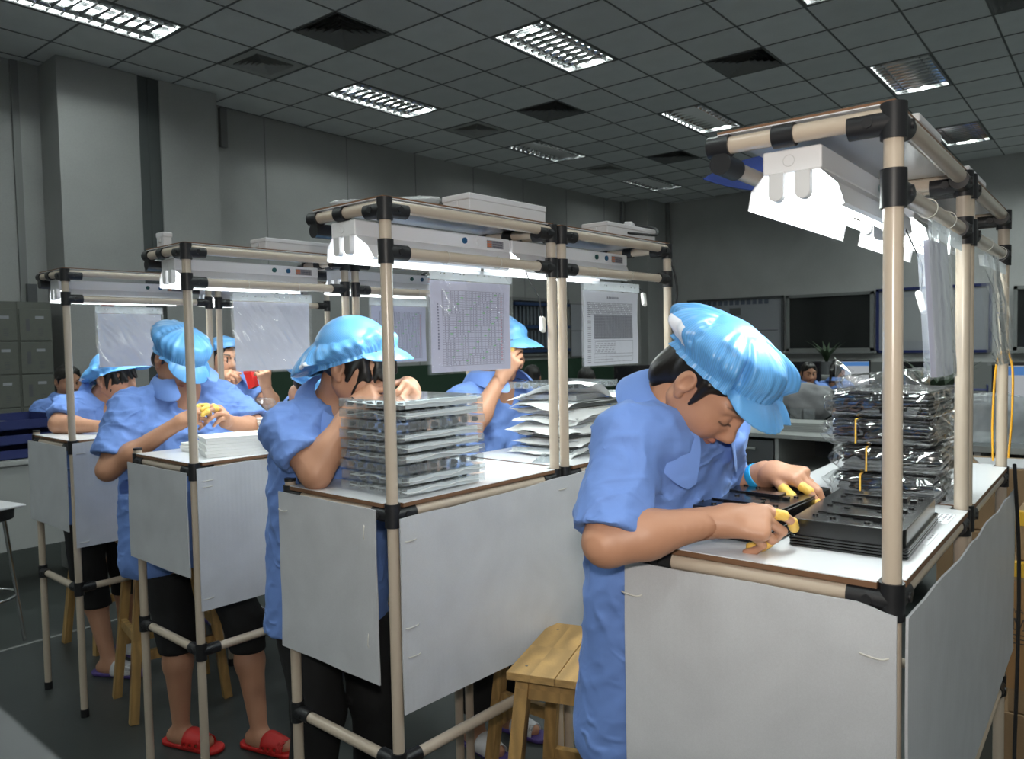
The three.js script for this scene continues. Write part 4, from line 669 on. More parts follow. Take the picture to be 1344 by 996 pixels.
// ---------------------------------------------------------------- mob cap with a peak, in head space
function capParts(o = {}) {
  const P = { front: [0.098, 0.058], back: [-0.098, -0.002], half: 0.084, puff: 0.03, high: 0.105, sag: 0.045, pleats: 26, amp: 0.006, k: 1, peak: 0.085, droop: 0.3, ...o };
  const c = [(P.front[0] + P.back[0]) / 2, (P.front[1] + P.back[1]) / 2], ax = vn([P.front[0] - P.back[0], P.front[1] - P.back[1], 0]), up = [-ax[1], ax[0], 0], a = Math.hypot(P.front[0] - P.back[0], P.front[1] - P.back[1]) / 2;
  const fr = []; for (let i = 0; i < 7; i++) fr.push([7 + Math.floor(i * 4.3) + (i * P.k) % 3, P.k * 1.7 + i * 2.1, 1 / (1 + i * 0.25)]);
  const folds = (th) => { let s = 0; for (const [f, p, w] of fr) s += w * Math.sin(f * th + p); return s / 2.2; };
  const pos = (th, t, lift = 0) => {   // t -0.12..0 frill, 0..1 crown
    const ct = Math.cos(th), st = Math.sin(th), q = Math.max(0, t), pl = folds(th), back = 0.5 - 0.5 * ct, side = st * st;
    const ph = q * Math.PI / 2, rho = Math.cos(ph) ** 0.7, swell = P.puff * (0.42 + 0.8 * back) * Math.sin(Math.PI * Math.min(1, q * 1.25 + 0.02)) ** 0.75;
    const ruf = 0.0013 * Math.sin(th * 61 + 2 * Math.sin(th * 7)) * (1 - smooth(0.03, 0.1, q));
    const wr = ruf + P.amp * (t < 0 ? 0.6 : (0.35 + 0.9 * smooth(0, 0.16, q)) * (1 - q) ** 0.7) * pl + 0.012 * noise(ct * 2.2 + P.k * 2, st * 2.2, q * 3) * smooth(0.05, 0.5, q);
    const rx = (a + 0.004) * rho + (swell + wr) * Math.max(0.04, rho ** 0.6), rz = (P.half + 0.004) * rho + (swell + wr) * Math.max(0.04, rho ** 0.6);
    let X = ct * rx - P.sag * Math.sin(ph) * (0.25 + 0.75 * back), H = P.high * Math.sin(ph) ** 0.7 * (1 + 0.02 * pl * rho) - back * (P.sag * 0.5 + (P.drop || 0)) * Math.sin(Math.PI * Math.min(1, q * 1.1)) * (1 - q * 0.8), Z = st * rz;
    if (P.seam && t > 0) { const g = Math.exp(-(((X - P.seam) / 0.011) ** 2)) * smooth(0.05, 0.2, q), sc = 1 - 0.075 * g * (1 + 0.25 * Math.sin(Z * 330 + 4 * noise(Z * 30, 1, P.k))); X = P.seam + (X - P.seam) * (1 + 0.0 * g); Z *= sc; H *= sc; }
    if (t < 0) { const e = -t / 0.12; X += ct * 0.005 * e * (1 + 0.6 * pl); Z += st * 0.005 * e * (1 + 0.6 * pl); H -= 0.011 * e; }
    if (lift) { X += ct * lift; Z += st * lift; H += lift * 0.5; }
    const q3 = [c[0] + ax[0] * X + up[0] * H, c[1] + ax[1] * X + up[1] * H, Z];
    const kx = (q3[0] + 0.008) / 0.109, ky = (q3[1] - 0.033) / 0.099, kz = q3[2] / 0.089, kk = Math.sqrt(kx * kx + ky * ky + kz * kz);
    if (t > -0.05 && kk < 1.0) { const w = (1.0 / kk - 1) * smooth(-0.05, 0.06, t) + 1; q3[0] = -0.008 + (q3[0] + 0.008) * w; q3[1] = 0.033 + (q3[1] - 0.033) * w; q3[2] *= w; }
    return q3;
  };
  const grid = (f, n, m, closed) => { const V0 = [], U = [], I = []; for (let j = 0; j <= m; j++) for (let i = 0; i <= n; i++) { V0.push(...f(i / n, j / m)); U.push(i / n * (o.uvn || 6), j / m); } for (let j = 0; j < m; j++) for (let i = 0; i < n; i++) { const b = j * (n + 1) + i; I.push(b, b + 1, b + n + 2, b, b + n + 2, b + n + 1); } const g = new THREE.BufferGeometry(); g.setAttribute('position', new THREE.Float32BufferAttribute(V0, 3)); g.setAttribute('uv', new THREE.Float32BufferAttribute(U, 2)); g.setIndex(I); g.computeVertexNormals(); return g; };
  const n = o.coarse ? 96 : 240, m = o.coarse ? 24 : 48;
  const crown = grid((u, v) => pos(u * 2 * Math.PI, -0.12 + v * 1.12), n, m);
  { const nn = crown.attributes.normal, w = n + 1; for (let j = 0; j <= m; j++) { const i0 = j * w, i1 = i0 + n, s = V(nn.getX(i0) + nn.getX(i1), nn.getY(i0) + nn.getY(i1), nn.getZ(i0) + nn.getZ(i1)).normalize(); nn.setXYZ(i0, s.x, s.y, s.z); nn.setXYZ(i1, s.x, s.y, s.z); } }
  const pd = P.pd ?? 0.7;
  const peakAt = (u, v, th) => { const t = (u - 0.5) * 2.2, e = pos(t, -0.02), w = (1 - (Math.abs(u - 0.5) * 2) ** 2.6) ** 0.7, L = P.peak * v * w, cv = Math.cos(t), sv = Math.sin(t), ang = pd * (0.75 + 0.25 * v) , fwd = Math.cos(ang) * L, dn = Math.sin(ang) * L + th; return [e[0] + ax[0] * (fwd * cv + 0.001) - up[0] * dn, e[1] + ax[1] * fwd * cv - up[1] * dn, e[2] + sv * (fwd * 0.8 + 0.12 * L)]; };
  const top = grid((u, v) => peakAt(u, v, 0), 40, 14), bot = grid((u, v) => peakAt(1 - u, v, 0.0025), 40, 14), rimG = grid((u, v) => peakAt(u, 1, 0.0025 * v), 40, 1);
  const brim = mergeGeometries([top, bot, rimG]);
  const pr = o.print || [2.0, 2.35, 0.02, 0.3];
  const print = grid((u, v) => { const r = 1 - 0.35 * Math.abs(u - 0.5) * Math.abs(v - 0.5); return pos(lerp(pr[0], pr[1], u), lerp(pr[2], pr[3], v * r), 0.0012); }, 16, 14);
  const band = grid((u, v) => { const p = pos(u * 2 * Math.PI, 0.015 + 0.02 * v, 0.0015); return p; }, n, 1);
  return { crown, brim, print };
}
// ---------------------------------------------------------------- hands
const FING = [[0.030, 0.044, 0.026, 0.021, 0.0086], [0.0105, 0.047, 0.029, 0.022, 0.0088], [-0.0095, 0.044, 0.027, 0.021, 0.0084], [-0.028, 0.035, 0.021, 0.018, 0.0074]];
// w wrist, f towards the fingers, n out of the back of the hand, side +1 right hand
function handChains(w, f, n, side, curls, thumb = [0.5, 0.5], sc = 0.95) {
  f = vn(f); n = vn(vsub(n, f.map((c) => c * vdot(n, f)))); const s = vx(f, n).map((c) => c * -side);   // towards the thumb
  const chains = [];
  FING.forEach(([o, l1, l2, l3, r], i) => {
    const c = curls[i]; let p = vadd(vadd(w, f, (0.082 - 0.01 * Math.abs(i - 1)) * sc), s, o * sc * 0.86), ang = 0; const pts = [p];
    [l1, l2, l3].forEach((l, k) => { ang += c[k]; const spread = (o > 0 ? 1 : -1) * Math.abs(o) * 2.2 * (c[3] ?? 1); const d = vn([0, 1, 2].map((q) => f[q] * Math.cos(ang) - n[q] * Math.sin(ang) + s[q] * spread)); p = vadd(p, d, l * sc); pts.push(p); });
    chains.push({ pts, r: r * sc });
  });
  { const b = vadd(vadd(w, f, 0.022 * sc), s, 0.02 * sc), [o1, cu] = thumb; let d = vn([0, 1, 2].map((q) => f[q] * Math.cos(o1) + s[q] * Math.sin(o1) - n[q] * 0.35)); const p1 = vadd(b, d, 0.045 * sc); let d2 = vn([0, 1, 2].map((q) => d[q] - n[q] * cu * 0.5 + f[q] * cu * 0.5)); const p2 = vadd(p1, d2, 0.032 * sc); let d3 = vn([0, 1, 2].map((q) => d2[q] - n[q] * cu * 0.6 + f[q] * cu * 0.35 - s[q] * cu * 0.3)); chains.push({ pts: [b, p1, p2, vadd(p2, d3, 0.024 * sc)], r: 0.0098 * sc }); }
  const palm = []; for (const o of [0.03, 0.0105, -0.0095, -0.028]) palm.push(cap(vadd(vadd(w, f, 0.012), s, o * 0.55 * sc), vadd(vadd(w, f, 0.078 * sc), s, o * 0.86 * sc), 0.0155 * sc, 0.0125 * sc));
  return { chains, palm, s, f, n };
}
function handField(h, w, elbow, rw) {
  const palm = uni([...h.palm, cap(vadd(w, vn(vsub(elbow, w)), 0.06), vadd(w, h.f, 0.02), rw * 1.12, rw * 0.98)], 0.014);
  const fs = h.chains.map(({ pts, r }) => uni([cap(pts[0], pts[1], r * 1.1, r * 1.0), cap(pts[1], pts[2], r, r * 0.93), cap(pts[2], pts[3], r * 0.93, r * 0.8)], 0.003));
  return (x, y, z) => { let d = palm(x, y, z), g = 1e9; if (d > 0.14) return d - 0.1; for (const q of fs) g = Math.min(g, q(x, y, z)); return smin(d, g, 0.007); };
}
const cotMesh = (h, i, from = 1.15) => { const { pts, r } = h.chains[i], k0 = Math.floor(from), st = vmix(pts[k0], pts[k0 + 1], from - k0), f = uni([cap(st, pts[k0 + 1], r * 1.0 + 0.0016, r * 0.95 + 0.0016), ...(k0 < 2 ? [cap(pts[2], pts[3], r * 0.93 + 0.0016, r * 0.82 + 0.0018)] : [])], 0.003); const all = [st, ...pts.slice(k0 + 1)], lo = [0, 1, 2].map((q) => Math.min(...all.map((p) => p[q])) - 0.016), hi = [0, 1, 2].map((q) => Math.max(...all.map((p) => p[q])) + 0.016); return surf((x, y, z) => f(x, y, z) + 0.0005 * Math.sin(x * 900 + y * 700), lo, hi, 0.0022); };
const boundsOf = (pts, m) => [[0, 1, 2].map((q) => Math.min(...pts.map((p) => p[q])) - m), [0, 1, 2].map((q) => Math.max(...pts.map((p) => p[q])) + m)];
function withColor(g, c) { const n = g.attributes.position.count, C = new Float32Array(n * 3); for (let i = 0; i < n; i++) { C[3 * i] = c[0]; C[3 * i + 1] = c[1]; C[3 * i + 2] = c[2]; } g.setAttribute('color', new THREE.BufferAttribute(C, 3)); return g; }
// ---------------------------------------------------------------- a whole person; joints in bench space [u, y, v]
function person(r, o) {
  const B = o.base, J = (p) => p && [p[0] - B[0], p[1], -(p[2] - B[1])];
  const root = new THREE.Group(); root.name = numbered('person'); root.position.set(...at(r, B[0], 0, B[1])); root.rotation.y = ROWS[r].a; scene.add(root);
  tag(root, o.label, 'person', o.group);
  const q = o.q || 1;   // 1 coarse, 2 fine
  const pel = J(o.pelvis), nb = J(o.neck), S = o.sho.map(J), E = o.elb.map(J), Wr = o.wri.map(J), K = o.knee.map(J), A = o.ank.map(J), H = o.head;
  const hc = J(H.c), hm = new THREE.Matrix4().compose(V(...hc), new THREE.Quaternion().setFromEuler(new THREE.Euler(H.roll || 0, H.yaw || 0, -H.pitch, 'YZX')), V(1, 1, 1).multiplyScalar(H.scale || 0.98));
  const hipR = vadd(pel, [0, -0.02, 0.085]), hipL = vadd(pel, [0, -0.02, -0.085]), hips = [hipR, hipL];
  const headBase = V(-0.03, -0.05, 0).applyMatrix4(hm).toArray();
  const chest = vmix(pel, nb, 0.62);
  // --- skin
  const flesh = [cap(nb, headBase, 0.053, 0.05), cap(vadd(nb, [0, -0.03, 0]), pel, 0.085, 0.1), cap(vadd(S[0], [0, 0.0, -0.02]), vadd(S[1], [0, 0, 0.02]), 0.045)];
  for (const k of [0, 1]) { flesh.push(cap(S[k], E[k], 0.046, 0.038), cap(E[k], vmix(E[k], Wr[k], 0.35), 0.037, 0.0385), cap(vmix(E[k], Wr[k], 0.35), Wr[k], 0.0385, 0.025)); flesh.push(cap(hips[k], K[k], 0.08, 0.052), cap(K[k], vmix(K[k], A[k], 0.35), 0.05, 0.052), cap(vmix(K[k], A[k], 0.35), A[k], 0.052, 0.031)); }
  const feet = (o.feet || [[1, 0, 0.1], [1, 0, -0.1]]).map(vn);
  for (const k of [0, 1]) { const f = feet[k], a = A[k]; flesh.push(cap(vadd(a, [0, -0.035, 0]), [a[0] + f[0] * 0.13, 0.032, a[2] + f[2] * 0.13], 0.03, 0.02), cap([a[0] - f[0] * 0.035, 0.036, a[2] - f[2] * 0.035], [a[0] + f[0] * 0.1, 0.03, a[2] + f[2] * 0.1], 0.03, 0.027)); }
  const ff = uni(flesh, 0.03), pts = [pel, nb, headBase, ...S, ...E, ...Wr, ...K, ...A, ...A.map((a, k) => [a[0] + feet[k][0] * 0.15, 0, a[2] + feet[k][2] * 0.15])];
  const [lo, hi] = boundsOf(pts, 0.12); lo[1] = Math.max(lo[1], -0.01);
  const gs = [withColor(surf(ff, lo, hi, q > 1 ? 0.009 : 0.013), SKIN)];
  const hg = headMesh(q > 1 ? 0.0024 : 0.0036).clone(); hg.applyMatrix4(hm); gs.push(hg);
  const hands = [];
  for (const k of [0, 1]) { const hd = o.hands[k]; if (!hd) continue; const dir = (p) => [p[0], p[1], -p[2]], h = handChains(Wr[k], dir(hd.f), dir(hd.n), k ? -1 : 1, hd.curl, hd.thumb); hands[k] = h; const all = [Wr[k], ...h.chains.flatMap((c) => c.pts)], [l2, h2] = boundsOf(all, 0.03); gs.push(withColor(surf(handField(h, Wr[k], E[k], 0.0255), l2, h2, q > 1 ? 0.0026 : 0.004), SKIN)); }
  for (const g of gs) for (const kk of Object.keys(g.attributes)) if (!['position', 'normal', 'uv', 'color'].includes(kk)) g.deleteAttribute(kk);
  const body = mesh('body', mergeGeometries(gs), M.skin, root);
  for (const [k, i, from] of o.cots || []) { const m = mesh('finger_cot', cotMesh(hands[k], i, from), M.cot, root); m.userData.label = 'yellow rubber finger cot'; }
  // --- shirt
  const sx = vn(vsub(S[0], S[1])), fw = vn(vx(vn(vsub(nb, pel)), sx)).map((c) => -c), hem = o.hem ?? 0.72;
  const tw = o.stout || 1, T = [];
  const cR = vadd(chest, sx, 0.07 * tw), cL = vadd(chest, sx, -0.07 * tw), pR = vadd(vadd(pel, [0, -0.16, 0]), sx, 0.065 * tw), pL = vadd(vadd(pel, [0, -0.16, 0]), sx, -0.065 * tw);
  const su = vmix(S[0], S[1], 0.24), sv = vmix(S[0], S[1], 0.76);
  T.push(cap(su, cR, 0.075, 0.108 * tw), cap(sv, cL, 0.075, 0.108 * tw), cap(cR, pR, 0.112 * tw, 0.128 * tw), cap(cL, pL, 0.112 * tw, 0.128 * tw), cap(vadd(nb, [0, -0.035, 0]), chest, 0.07, 0.11), cap(vadd(S[0], [0, 0.0, 0]), vadd(S[1], [0, 0, 0]), 0.052, 0.052));
  const torso = uni(T, 0.05);
  const sl = [0, 1].map((k) => { const t = o.sleeve ?? 0.82, e = vmix(S[k], E[k], 1.05), d = vn(vsub(E[k], S[k])), c0 = vmix(S[k], E[k], t), c1 = cap(S[k], e, 0.058, 0.07 * (o.sleeveW || 1)), cut = cap(vmix(S[k], E[k], t - 0.12), e, 0.04, 0.05 * (o.sleeveW || 1)); return { c1, d, c0, cut }; });
  const kk = o.seed || 1;
  const shirtF = (x, y, z) => {
    let d = torso(x, y, z); if (d > 0.25) return d - 0.18;
    for (const s of sl) d = smin(d, s.c1(x, y, z), 0.045);
    // folds: long soft drapes and sharper creases
    const w1 = noise(x * 7 + kk * 3, y * 3.2, z * 7), w2 = noise(x * 13 + y * 9 + kk, y * 8 - x * 6, z * 12), w3 = Math.abs(noise(x * 10 - y * 12 + kk * 5, y * 7, z * 10)), w4 = Math.abs(noise(x * 22 + y * 17 + kk * 2, y * 15 - x * 13, z * 20));
    const lo2 = lerp(0.35, 1, smooth(0.9, 1.2, y)); d += 0.009 * w1 + lo2 * (0.008 * w2 + 0.036 * (Math.min(w3, 0.26) - 0.17) + 0.016 * (Math.min(w4, 0.26) - 0.17)) + (1 - lo2) * 0.008 * noise(x * 16 + kk, y * 1.5, z * 16);
    for (const s of sl) { const a = (x - s.c0[0]) * s.d[0] + (y - s.c0[1]) * s.d[1] + (z - s.c0[2]) * s.d[2], e = s.c1(x, y, z); if (a > -0.05 && e < 0.06) { d = Math.max(d, a); d = Math.max(d, -s.cut(x, y, z)); } }
    d = Math.max(d, hem + 0.012 * Math.sin(z * 9 + kk) - y);
    // neck opening
    d = Math.max(d, -neckHole(x, y, z));
    return d;
  };
  const nd = vn(vsub(headBase, nb)), neckHole = cap(vadd(nb, nd, -0.015), vadd(nb, nd, 0.12), 0.05, 0.075);
  const [sl0, sh0] = boundsOf([pel, nb, ...S, ...E, [pel[0], hem, pel[2]]], 0.16);
  mesh('shirt', surf(shirtF, [sl0[0], hem - 0.03, sl0[2]], sh0, q > 1 ? 0.0075 : 0.012), M.shirt, root);
  { // collar with points, opening forwards
    const cx = vn(vsub(sx, nd.map((c) => c * vdot(sx, nd)))), cf = vn(vx(nd, cx)).map((c) => -c), sgn = vdot(cf, [1, 0, 0]) < 0 ? -1 : 1, F = cf.map((c) => c * sgn), N = 64, Mx = 8, VV = [], II = [];
    const ringP = (i, j, lay) => { const t = i / N, th = (t - 0.5) * 2 * (158 * D2R), b = Math.abs(t - 0.5) * 2, v = j / Mx, point = smooth(0.62, 0.97, b) * (1 - smooth(0.975, 1, b) * 0.35); const drop = 0.044 + 0.034 * point, rad = 0.062 + v * (0.046 + 0.02 * point) + 0.006 * b + 0.03 * smooth(0.55, 1, b) - lay * 0.003, hgt = 0.038 - v * drop - 0.018 * b * b + 0.010 * Math.sin(Math.PI * v) ; const c = -Math.cos(th), s = Math.sin(th); return [0, 1, 2].map((e) => nb[e] + nd[e] * (hgt + 0.024) + F[e] * (c * rad + 0.012 * b) + cx[e] * s * rad * 1.08); };
    for (const lay of [0, 1]) for (let j = 0; j <= Mx; j++) for (let i = 0; i <= N; i++) VV.push(...ringP(i, j, lay));
    const st = (N + 1) * (Mx + 1); for (const lay of [0, 1]) for (let j = 0; j < Mx; j++) for (let i = 0; i < N; i++) { const b = lay * st + j * (N + 1) + i; II.push(b, b + 1, b + N + 2, b, b + N + 2, b + N + 1); }
    for (let i = 0; i < N; i++) { const b = Mx * (N + 1) + i; II.push(b, b + 1, b + st + 1, b, b + st + 1, b + st); }
    const g = new THREE.BufferGeometry(); g.setAttribute('position', new THREE.Float32BufferAttribute(VV, 3)); g.setAttribute('uv', new THREE.Float32BufferAttribute(VV.filter((_, i) => i % 3 !== 2), 2)); g.setIndex(II); g.computeVertexNormals(); mesh('collar', g, M.shirt, root);
  }
  // --- trousers
  if (!o.noLegs) {
    const cut = o.capri ?? 0.2, tr = [cap(vadd(pel, [0, 0.06, 0.045]), vadd(pel, [0, 0.06, -0.045]), 0.115)];
    for (const k of [0, 1]) { const e = vmix(K[k], A[k], 1 - cut); tr.push(cap(hips[k], K[k], 0.1, 0.075), cap(K[k], e, 0.075, 0.068)); }
    const tf = uni(tr, 0.03), yc = A.map((a, k) => lerp(K[k][1], a[1], 1 - cut)), fall = Math.min(...yc);
    const tF = (x, y, z) => { let d = tf(x, y, z); if (d > 0.2) return d; d += 0.006 * noise(x * 9 + kk, y * 7, z * 9); const nearR = Math.hypot(x - K[0][0], z - K[0][2]) < Math.hypot(x - K[1][0], z - K[1][2]); d = Math.max(d, (nearR ? yc[0] : yc[1]) - y, y - (hem + 0.012)); return d; };
    const [t0, t1] = boundsOf([pel, ...K, ...A], 0.14); t0[1] = fall - 0.03; mesh('trousers', surf(tF, t0, [t1[0], hem + 0.05, t1[2]], 0.013), M.trousers, root);
  }
  // --- hair and cap
  if (o.hair) { const cf = o.cap ? [...(o.cap.front || [0.098, 0.058]), ...(o.cap.back || [-0.098, -0.002])] : null, hgm = hairMesh({ cell: q > 1 ? 0.0036 : 0.006, cap: cf, ...o.hair }); hgm.applyMatrix4(hm); mesh('hair', hgm, M.hair, root); }
  if (o.cap) { const c = capParts({ coarse: q < 2, ...o.cap }), g = new THREE.Group(); for (const gg of [c.crown, c.brim, c.print]) gg.applyMatrix4(hm); const cr = mesh('cap', c.crown, M.capCloth, root); mesh('peak', c.brim, M.capCloth, cr); if (!o.cap.plain) { const pm = mesh('print', c.print, M.capPrint, cr); pm.userData.label = 'white emblem printed on the cap'; } }
  // --- footwear
  if (o.shoes) for (const k of [0, 1]) {
    const f = feet[k], a = A[k], sd = [-f[2], 0, f[0]], P = (l, h, s) => [a[0] + f[0] * l + sd[0] * s, h, a[2] + f[2] * l + sd[2] * s];
    const sole = uni([cap(P(-0.05, 0.012, 0), P(0.15, 0.012, 0), 0.036, 0.042)], 0.01), g = surf((x, y, z) => Math.max(sole(x, y, z), y - 0.02, 0.001 - y), ...boundsOf([P(-0.05, 0, 0), P(0.15, 0, 0)], 0.06), 0.006), sm = mesh(o.shoes === 'clog' ? 'clog_sole' : 'slipper_sole', g, o.shoes === 'clog' ? M.clog : M.slipBlue, root);
    const out = uni([cap(P(0.05, 0.03, 0), P(0.125, 0.02, 0), 0.046, 0.038)], 0.01), inn = uni([cap(P(0.02, 0.03, 0), P(0.2, 0.016, 0), 0.037, 0.03)], 0.01), holes = [-1, 1].flatMap((s) => [0.05, 0.075, 0.1].map((l) => cap(P(l, 0.028, s * 0.02), P(l, 0.028, s * 0.06), 0.0055)));
    const bounds = boundsOf([P(0.0, 0, 0), P(0.2, 0.06, 0)], 0.06), along = (x, z) => (x - a[0]) * f[0] + (z - a[2]) * f[2];
    const up = surf((x, y, z) => { let d = Math.max(out(x, y, z), -inn(x, y, z), 0.012 - y, 0.035 - along(x, z), along(x, z) - 0.135); if (o.shoes === 'clog') for (const hh of holes) d = Math.max(d, -hh(x, y, z)); return d; }, ...bounds, 0.004);
    mesh(o.shoes === 'clog' ? 'clog_upper' : 'slipper_strap', up, o.shoes === 'clog' ? M.clog : M.slipWhite, root);
  }
  return { root, hands, hm, Wr, E };
}
// ---------------------------------------------------------------- the workers
const REL = [[0.35, 0.4, 0.3], [0.4, 0.45, 0.3], [0.45, 0.5, 0.35], [0.5, 0.5, 0.35]];
const CURL = [[0.7, 0.9, 0.5], [0.9, 1.1, 0.6], [1.0, 1.1, 0.6], [1.0, 1.1, 0.6]];
{ // the woman packing black trays
  const p = person(4, { label: 'woman in blue shirt and cap bending over black trays, yellow finger cots on', q: 2, seed: 2, stout: 0.88, base: [-0.53, 0.2], pelvis: [-0.535, 0.87, 0.2], neck: [-0.445, 1.385, 0.135], sho: [[-0.44, 1.345, -0.012], [-0.41, 1.335, 0.3]], elb: [[-0.428, 1.185, -0.112], [-0.47, 1.16, 0.42]], wri: [[-0.275, 1.223, 0.0], [-0.325, 1.25, 0.36]],
    knee: [[-0.5, 0.47, 0.11], [-0.52, 0.47, 0.29]], ank: [[-0.52, 0.07, 0.11], [-0.58, 0.07, 0.29]], feet: [[1, 0, 0.2], [1, 0, -0.2]],
    head: { c: [-0.342, 1.452, 0.12], pitch: 0.98, yaw: -0.02, roll: 0.03 }, hem: 0.67, sleeve: 0.92, sleeveW: 1.1,
    hands: [{ f: [0.93, -0.02, 0.34], n: [0.2, 0.72, -0.65], curl: [[0.35, 0.6, 0.45], [0.9, 1.1, 0.6], [1.05, 1.2, 0.6], [1.1, 1.1, 0.6]], thumb: [0.5, 0.7] }, { f: [0.97, 0.0, -0.12], n: [0.05, 0.95, -0.2], curl: [[0.5, 0.5, 0.35], [0.6, 0.6, 0.4], [0.65, 0.7, 0.4], [0.7, 0.7, 0.4]], thumb: [0.55, 0.15] }],
    cots: [[0, 0, 0.7], [0, 2, 1.3], [1, 0, 0.6], [1, 4, 1.1]],
    hair: { lock: 0.012, low: 0.06 }, cap: { k: 3, peak: 0.052, pd: 0.68, front: [0.093, 0.08], back: [-0.1, 0.012], high: 0.082, puff: 0.03, sag: 0.03, amp: 0.011, seam: -0.05, print: [2.1, 2.5, 0.03, 0.34] }, shoes: 'slipper' });
  const w = p.Wr[1], d = vn(vsub(w, p.E[1])), c = vadd(w, d, -0.028), g = new THREE.TorusGeometry(0.0275, 0.002, 8, 40); g.scale(1, 1, 5); g.applyQuaternion(new THREE.Quaternion().setFromUnitVectors(V(0, 0, 1), V(...d))); g.translate(...c); const b = mesh('wristband', g, M.wristBand, p.root); b.userData.label = 'bright blue wristband';
}
// the woman behind the clear tray stack
person(3, { label: 'woman in blue cap with black fringe, hand raised to her mouth behind clear trays', q: 2, seed: 5, base: [-0.56, 0.2], pelvis: [-0.57, 0.87, 0.21], neck: [-0.435, 1.368, 0.165], sho: [[-0.445, 1.315, -0.005], [-0.42, 1.32, 0.33]], elb: [[-0.315, 1.203, 0.01], [-0.3, 1.21, 0.42]], wri: [[-0.29, 1.365, 0.11], [-0.24, 1.42, 0.27]], knee: [[-0.5, 0.47, 0.12], [-0.46, 0.47, 0.3]], ank: [[-0.55, 0.07, 0.1], [-0.5, 0.07, 0.32]], feet: [[1, 0, 0], [1, 0, 0]],
  head: { c: [-0.345, 1.478, 0.165], pitch: 0.3, yaw: 0.5, scale: 1.05 }, hem: 0.70, sleeve: 0.68,
  hands: [{ f: [0.6, 0.45, 0.35], n: [0.3, 0.5, -0.8], curl: CURL, thumb: [0.6, 0.6] }, { f: [0.7, -0.1, -0.5], n: [0.2, 0.6, 0.6], curl: CURL, thumb: [0.5, 0.4] }],
  hair: { sweep: 1, bare: 1 }, cap: { k: 7, peak: 0.05, pd: 0.85, front: [0.09, 0.075], back: [-0.1, -0.045], high: 0.08, puff: 0.036, sag: 0.05, drop: 0.045, amp: 0.0065, print: [2.0, 2.25, 0.15, 0.38] }, shoes: 'slipper' });
// the woman inspecting parts, bench 2
person(2, { label: 'stout woman in blue shirt and cap inspecting a part between yellow finger cots', q: 2, seed: 8, stout: 1.16, base: [-0.62, 0.24], pelvis: [-0.66, 0.88, 0.24], neck: [-0.61, 1.4, 0.25], sho: [[-0.64, 1.32, 0.06], [-0.6, 1.33, 0.44]], elb: [[-0.6, 1.09, -0.035], [-0.44, 1.2, 0.5]], wri: [[-0.4, 1.26, 0.14], [-0.335, 1.255, 0.29]],
  knee: [[-0.52, 0.46, 0.16], [-0.33, 0.46, 0.34]], ank: [[-0.5, 0.075, 0.155], [-0.24, 0.075, 0.335]], feet: [[0.9, 0, -0.35], [0.92, 0, -0.3]], capri: 0.75,
  head: { c: [-0.56, 1.495, 0.225], pitch: 0.76, yaw: 0.16 }, hem: 0.655, sleeve: 0.8, sleeveW: 1.15,
  hands: [{ f: [0.6, 0.3, 0.4], n: [0.2, 0.4, -0.9], curl: CURL, thumb: [0.55, 0.7] }, { f: [0.55, 0.45, -0.35], n: [0.3, 0.6, 0.7], curl: [[0.5, 0.6, 0.4], [0.6, 0.7, 0.4], [0.7, 0.8, 0.4], [0.8, 0.8, 0.4]], thumb: [0.5, 0.6] }],
  cots: [[0, 0, 0.8], [0, 4, 1.1], [1, 0, 0.6], [1, 1, 0.7], [1, 4, 1.1]],
  hair: { low: 0.05 }, cap: { k: 11, peak: 0.062, pd: 0.9, front: [0.1, 0.055], back: [-0.097, 0.01], high: 0.105, puff: 0.036, sag: 0.03, amp: 0.0045, seam: -0.03, print: [2.2, 2.35, 0.05, 0.4] }, shoes: 'clog' });
// the woman leaning on the farthest bench
person(1, { label: 'woman in blue cap leaning her forearm on the farthest bench', seed: 13, base: [-0.56, 0.3], pelvis: [-0.57, 0.86, 0.31], neck: [-0.42, 1.318, 0.3], sho: [[-0.42, 1.27, 0.13], [-0.41, 1.275, 0.47]], elb: [[-0.37, 1.205, 0.075], [-0.28, 1.205, 0.52]], wri: [[-0.155, 1.198, 0.17], [-0.12, 1.2, 0.4]], knee: [[-0.5, 0.47, 0.22], [-0.52, 0.47, 0.4]], ank: [[-0.36, 0.075, 0.24], [-0.6, 0.075, 0.42]], feet: [[0.85, 0, -0.5], [1, 0, 0]], capri: 0.6,
  head: { c: [-0.33, 1.405, 0.305], pitch: 0.12, yaw: 0.5 }, hem: 0.7, sleeve: 0.7, hands: [{ f: [0.9, 0, 0.4], n: [0, 0.9, -0.3], curl: REL, thumb: [0.5, 0.3] }, { f: [0.8, 0, -0.5], n: [0, 1, 0.1], curl: REL, thumb: [0.5, 0.3] }],
  hair: { sweep: 1, bare: 1, lock: 0.04 }, cap: { k: 17, peak: 0.065, pd: 0.45, high: 0.08, puff: 0.034, drop: 0.02, sag: 0.05, amp: 0.005, front: [0.094, 0.07], back: [-0.095, -0.03], print: [2.2, 2.5, 0.05, 0.3] }, shoes: 'slipper' });
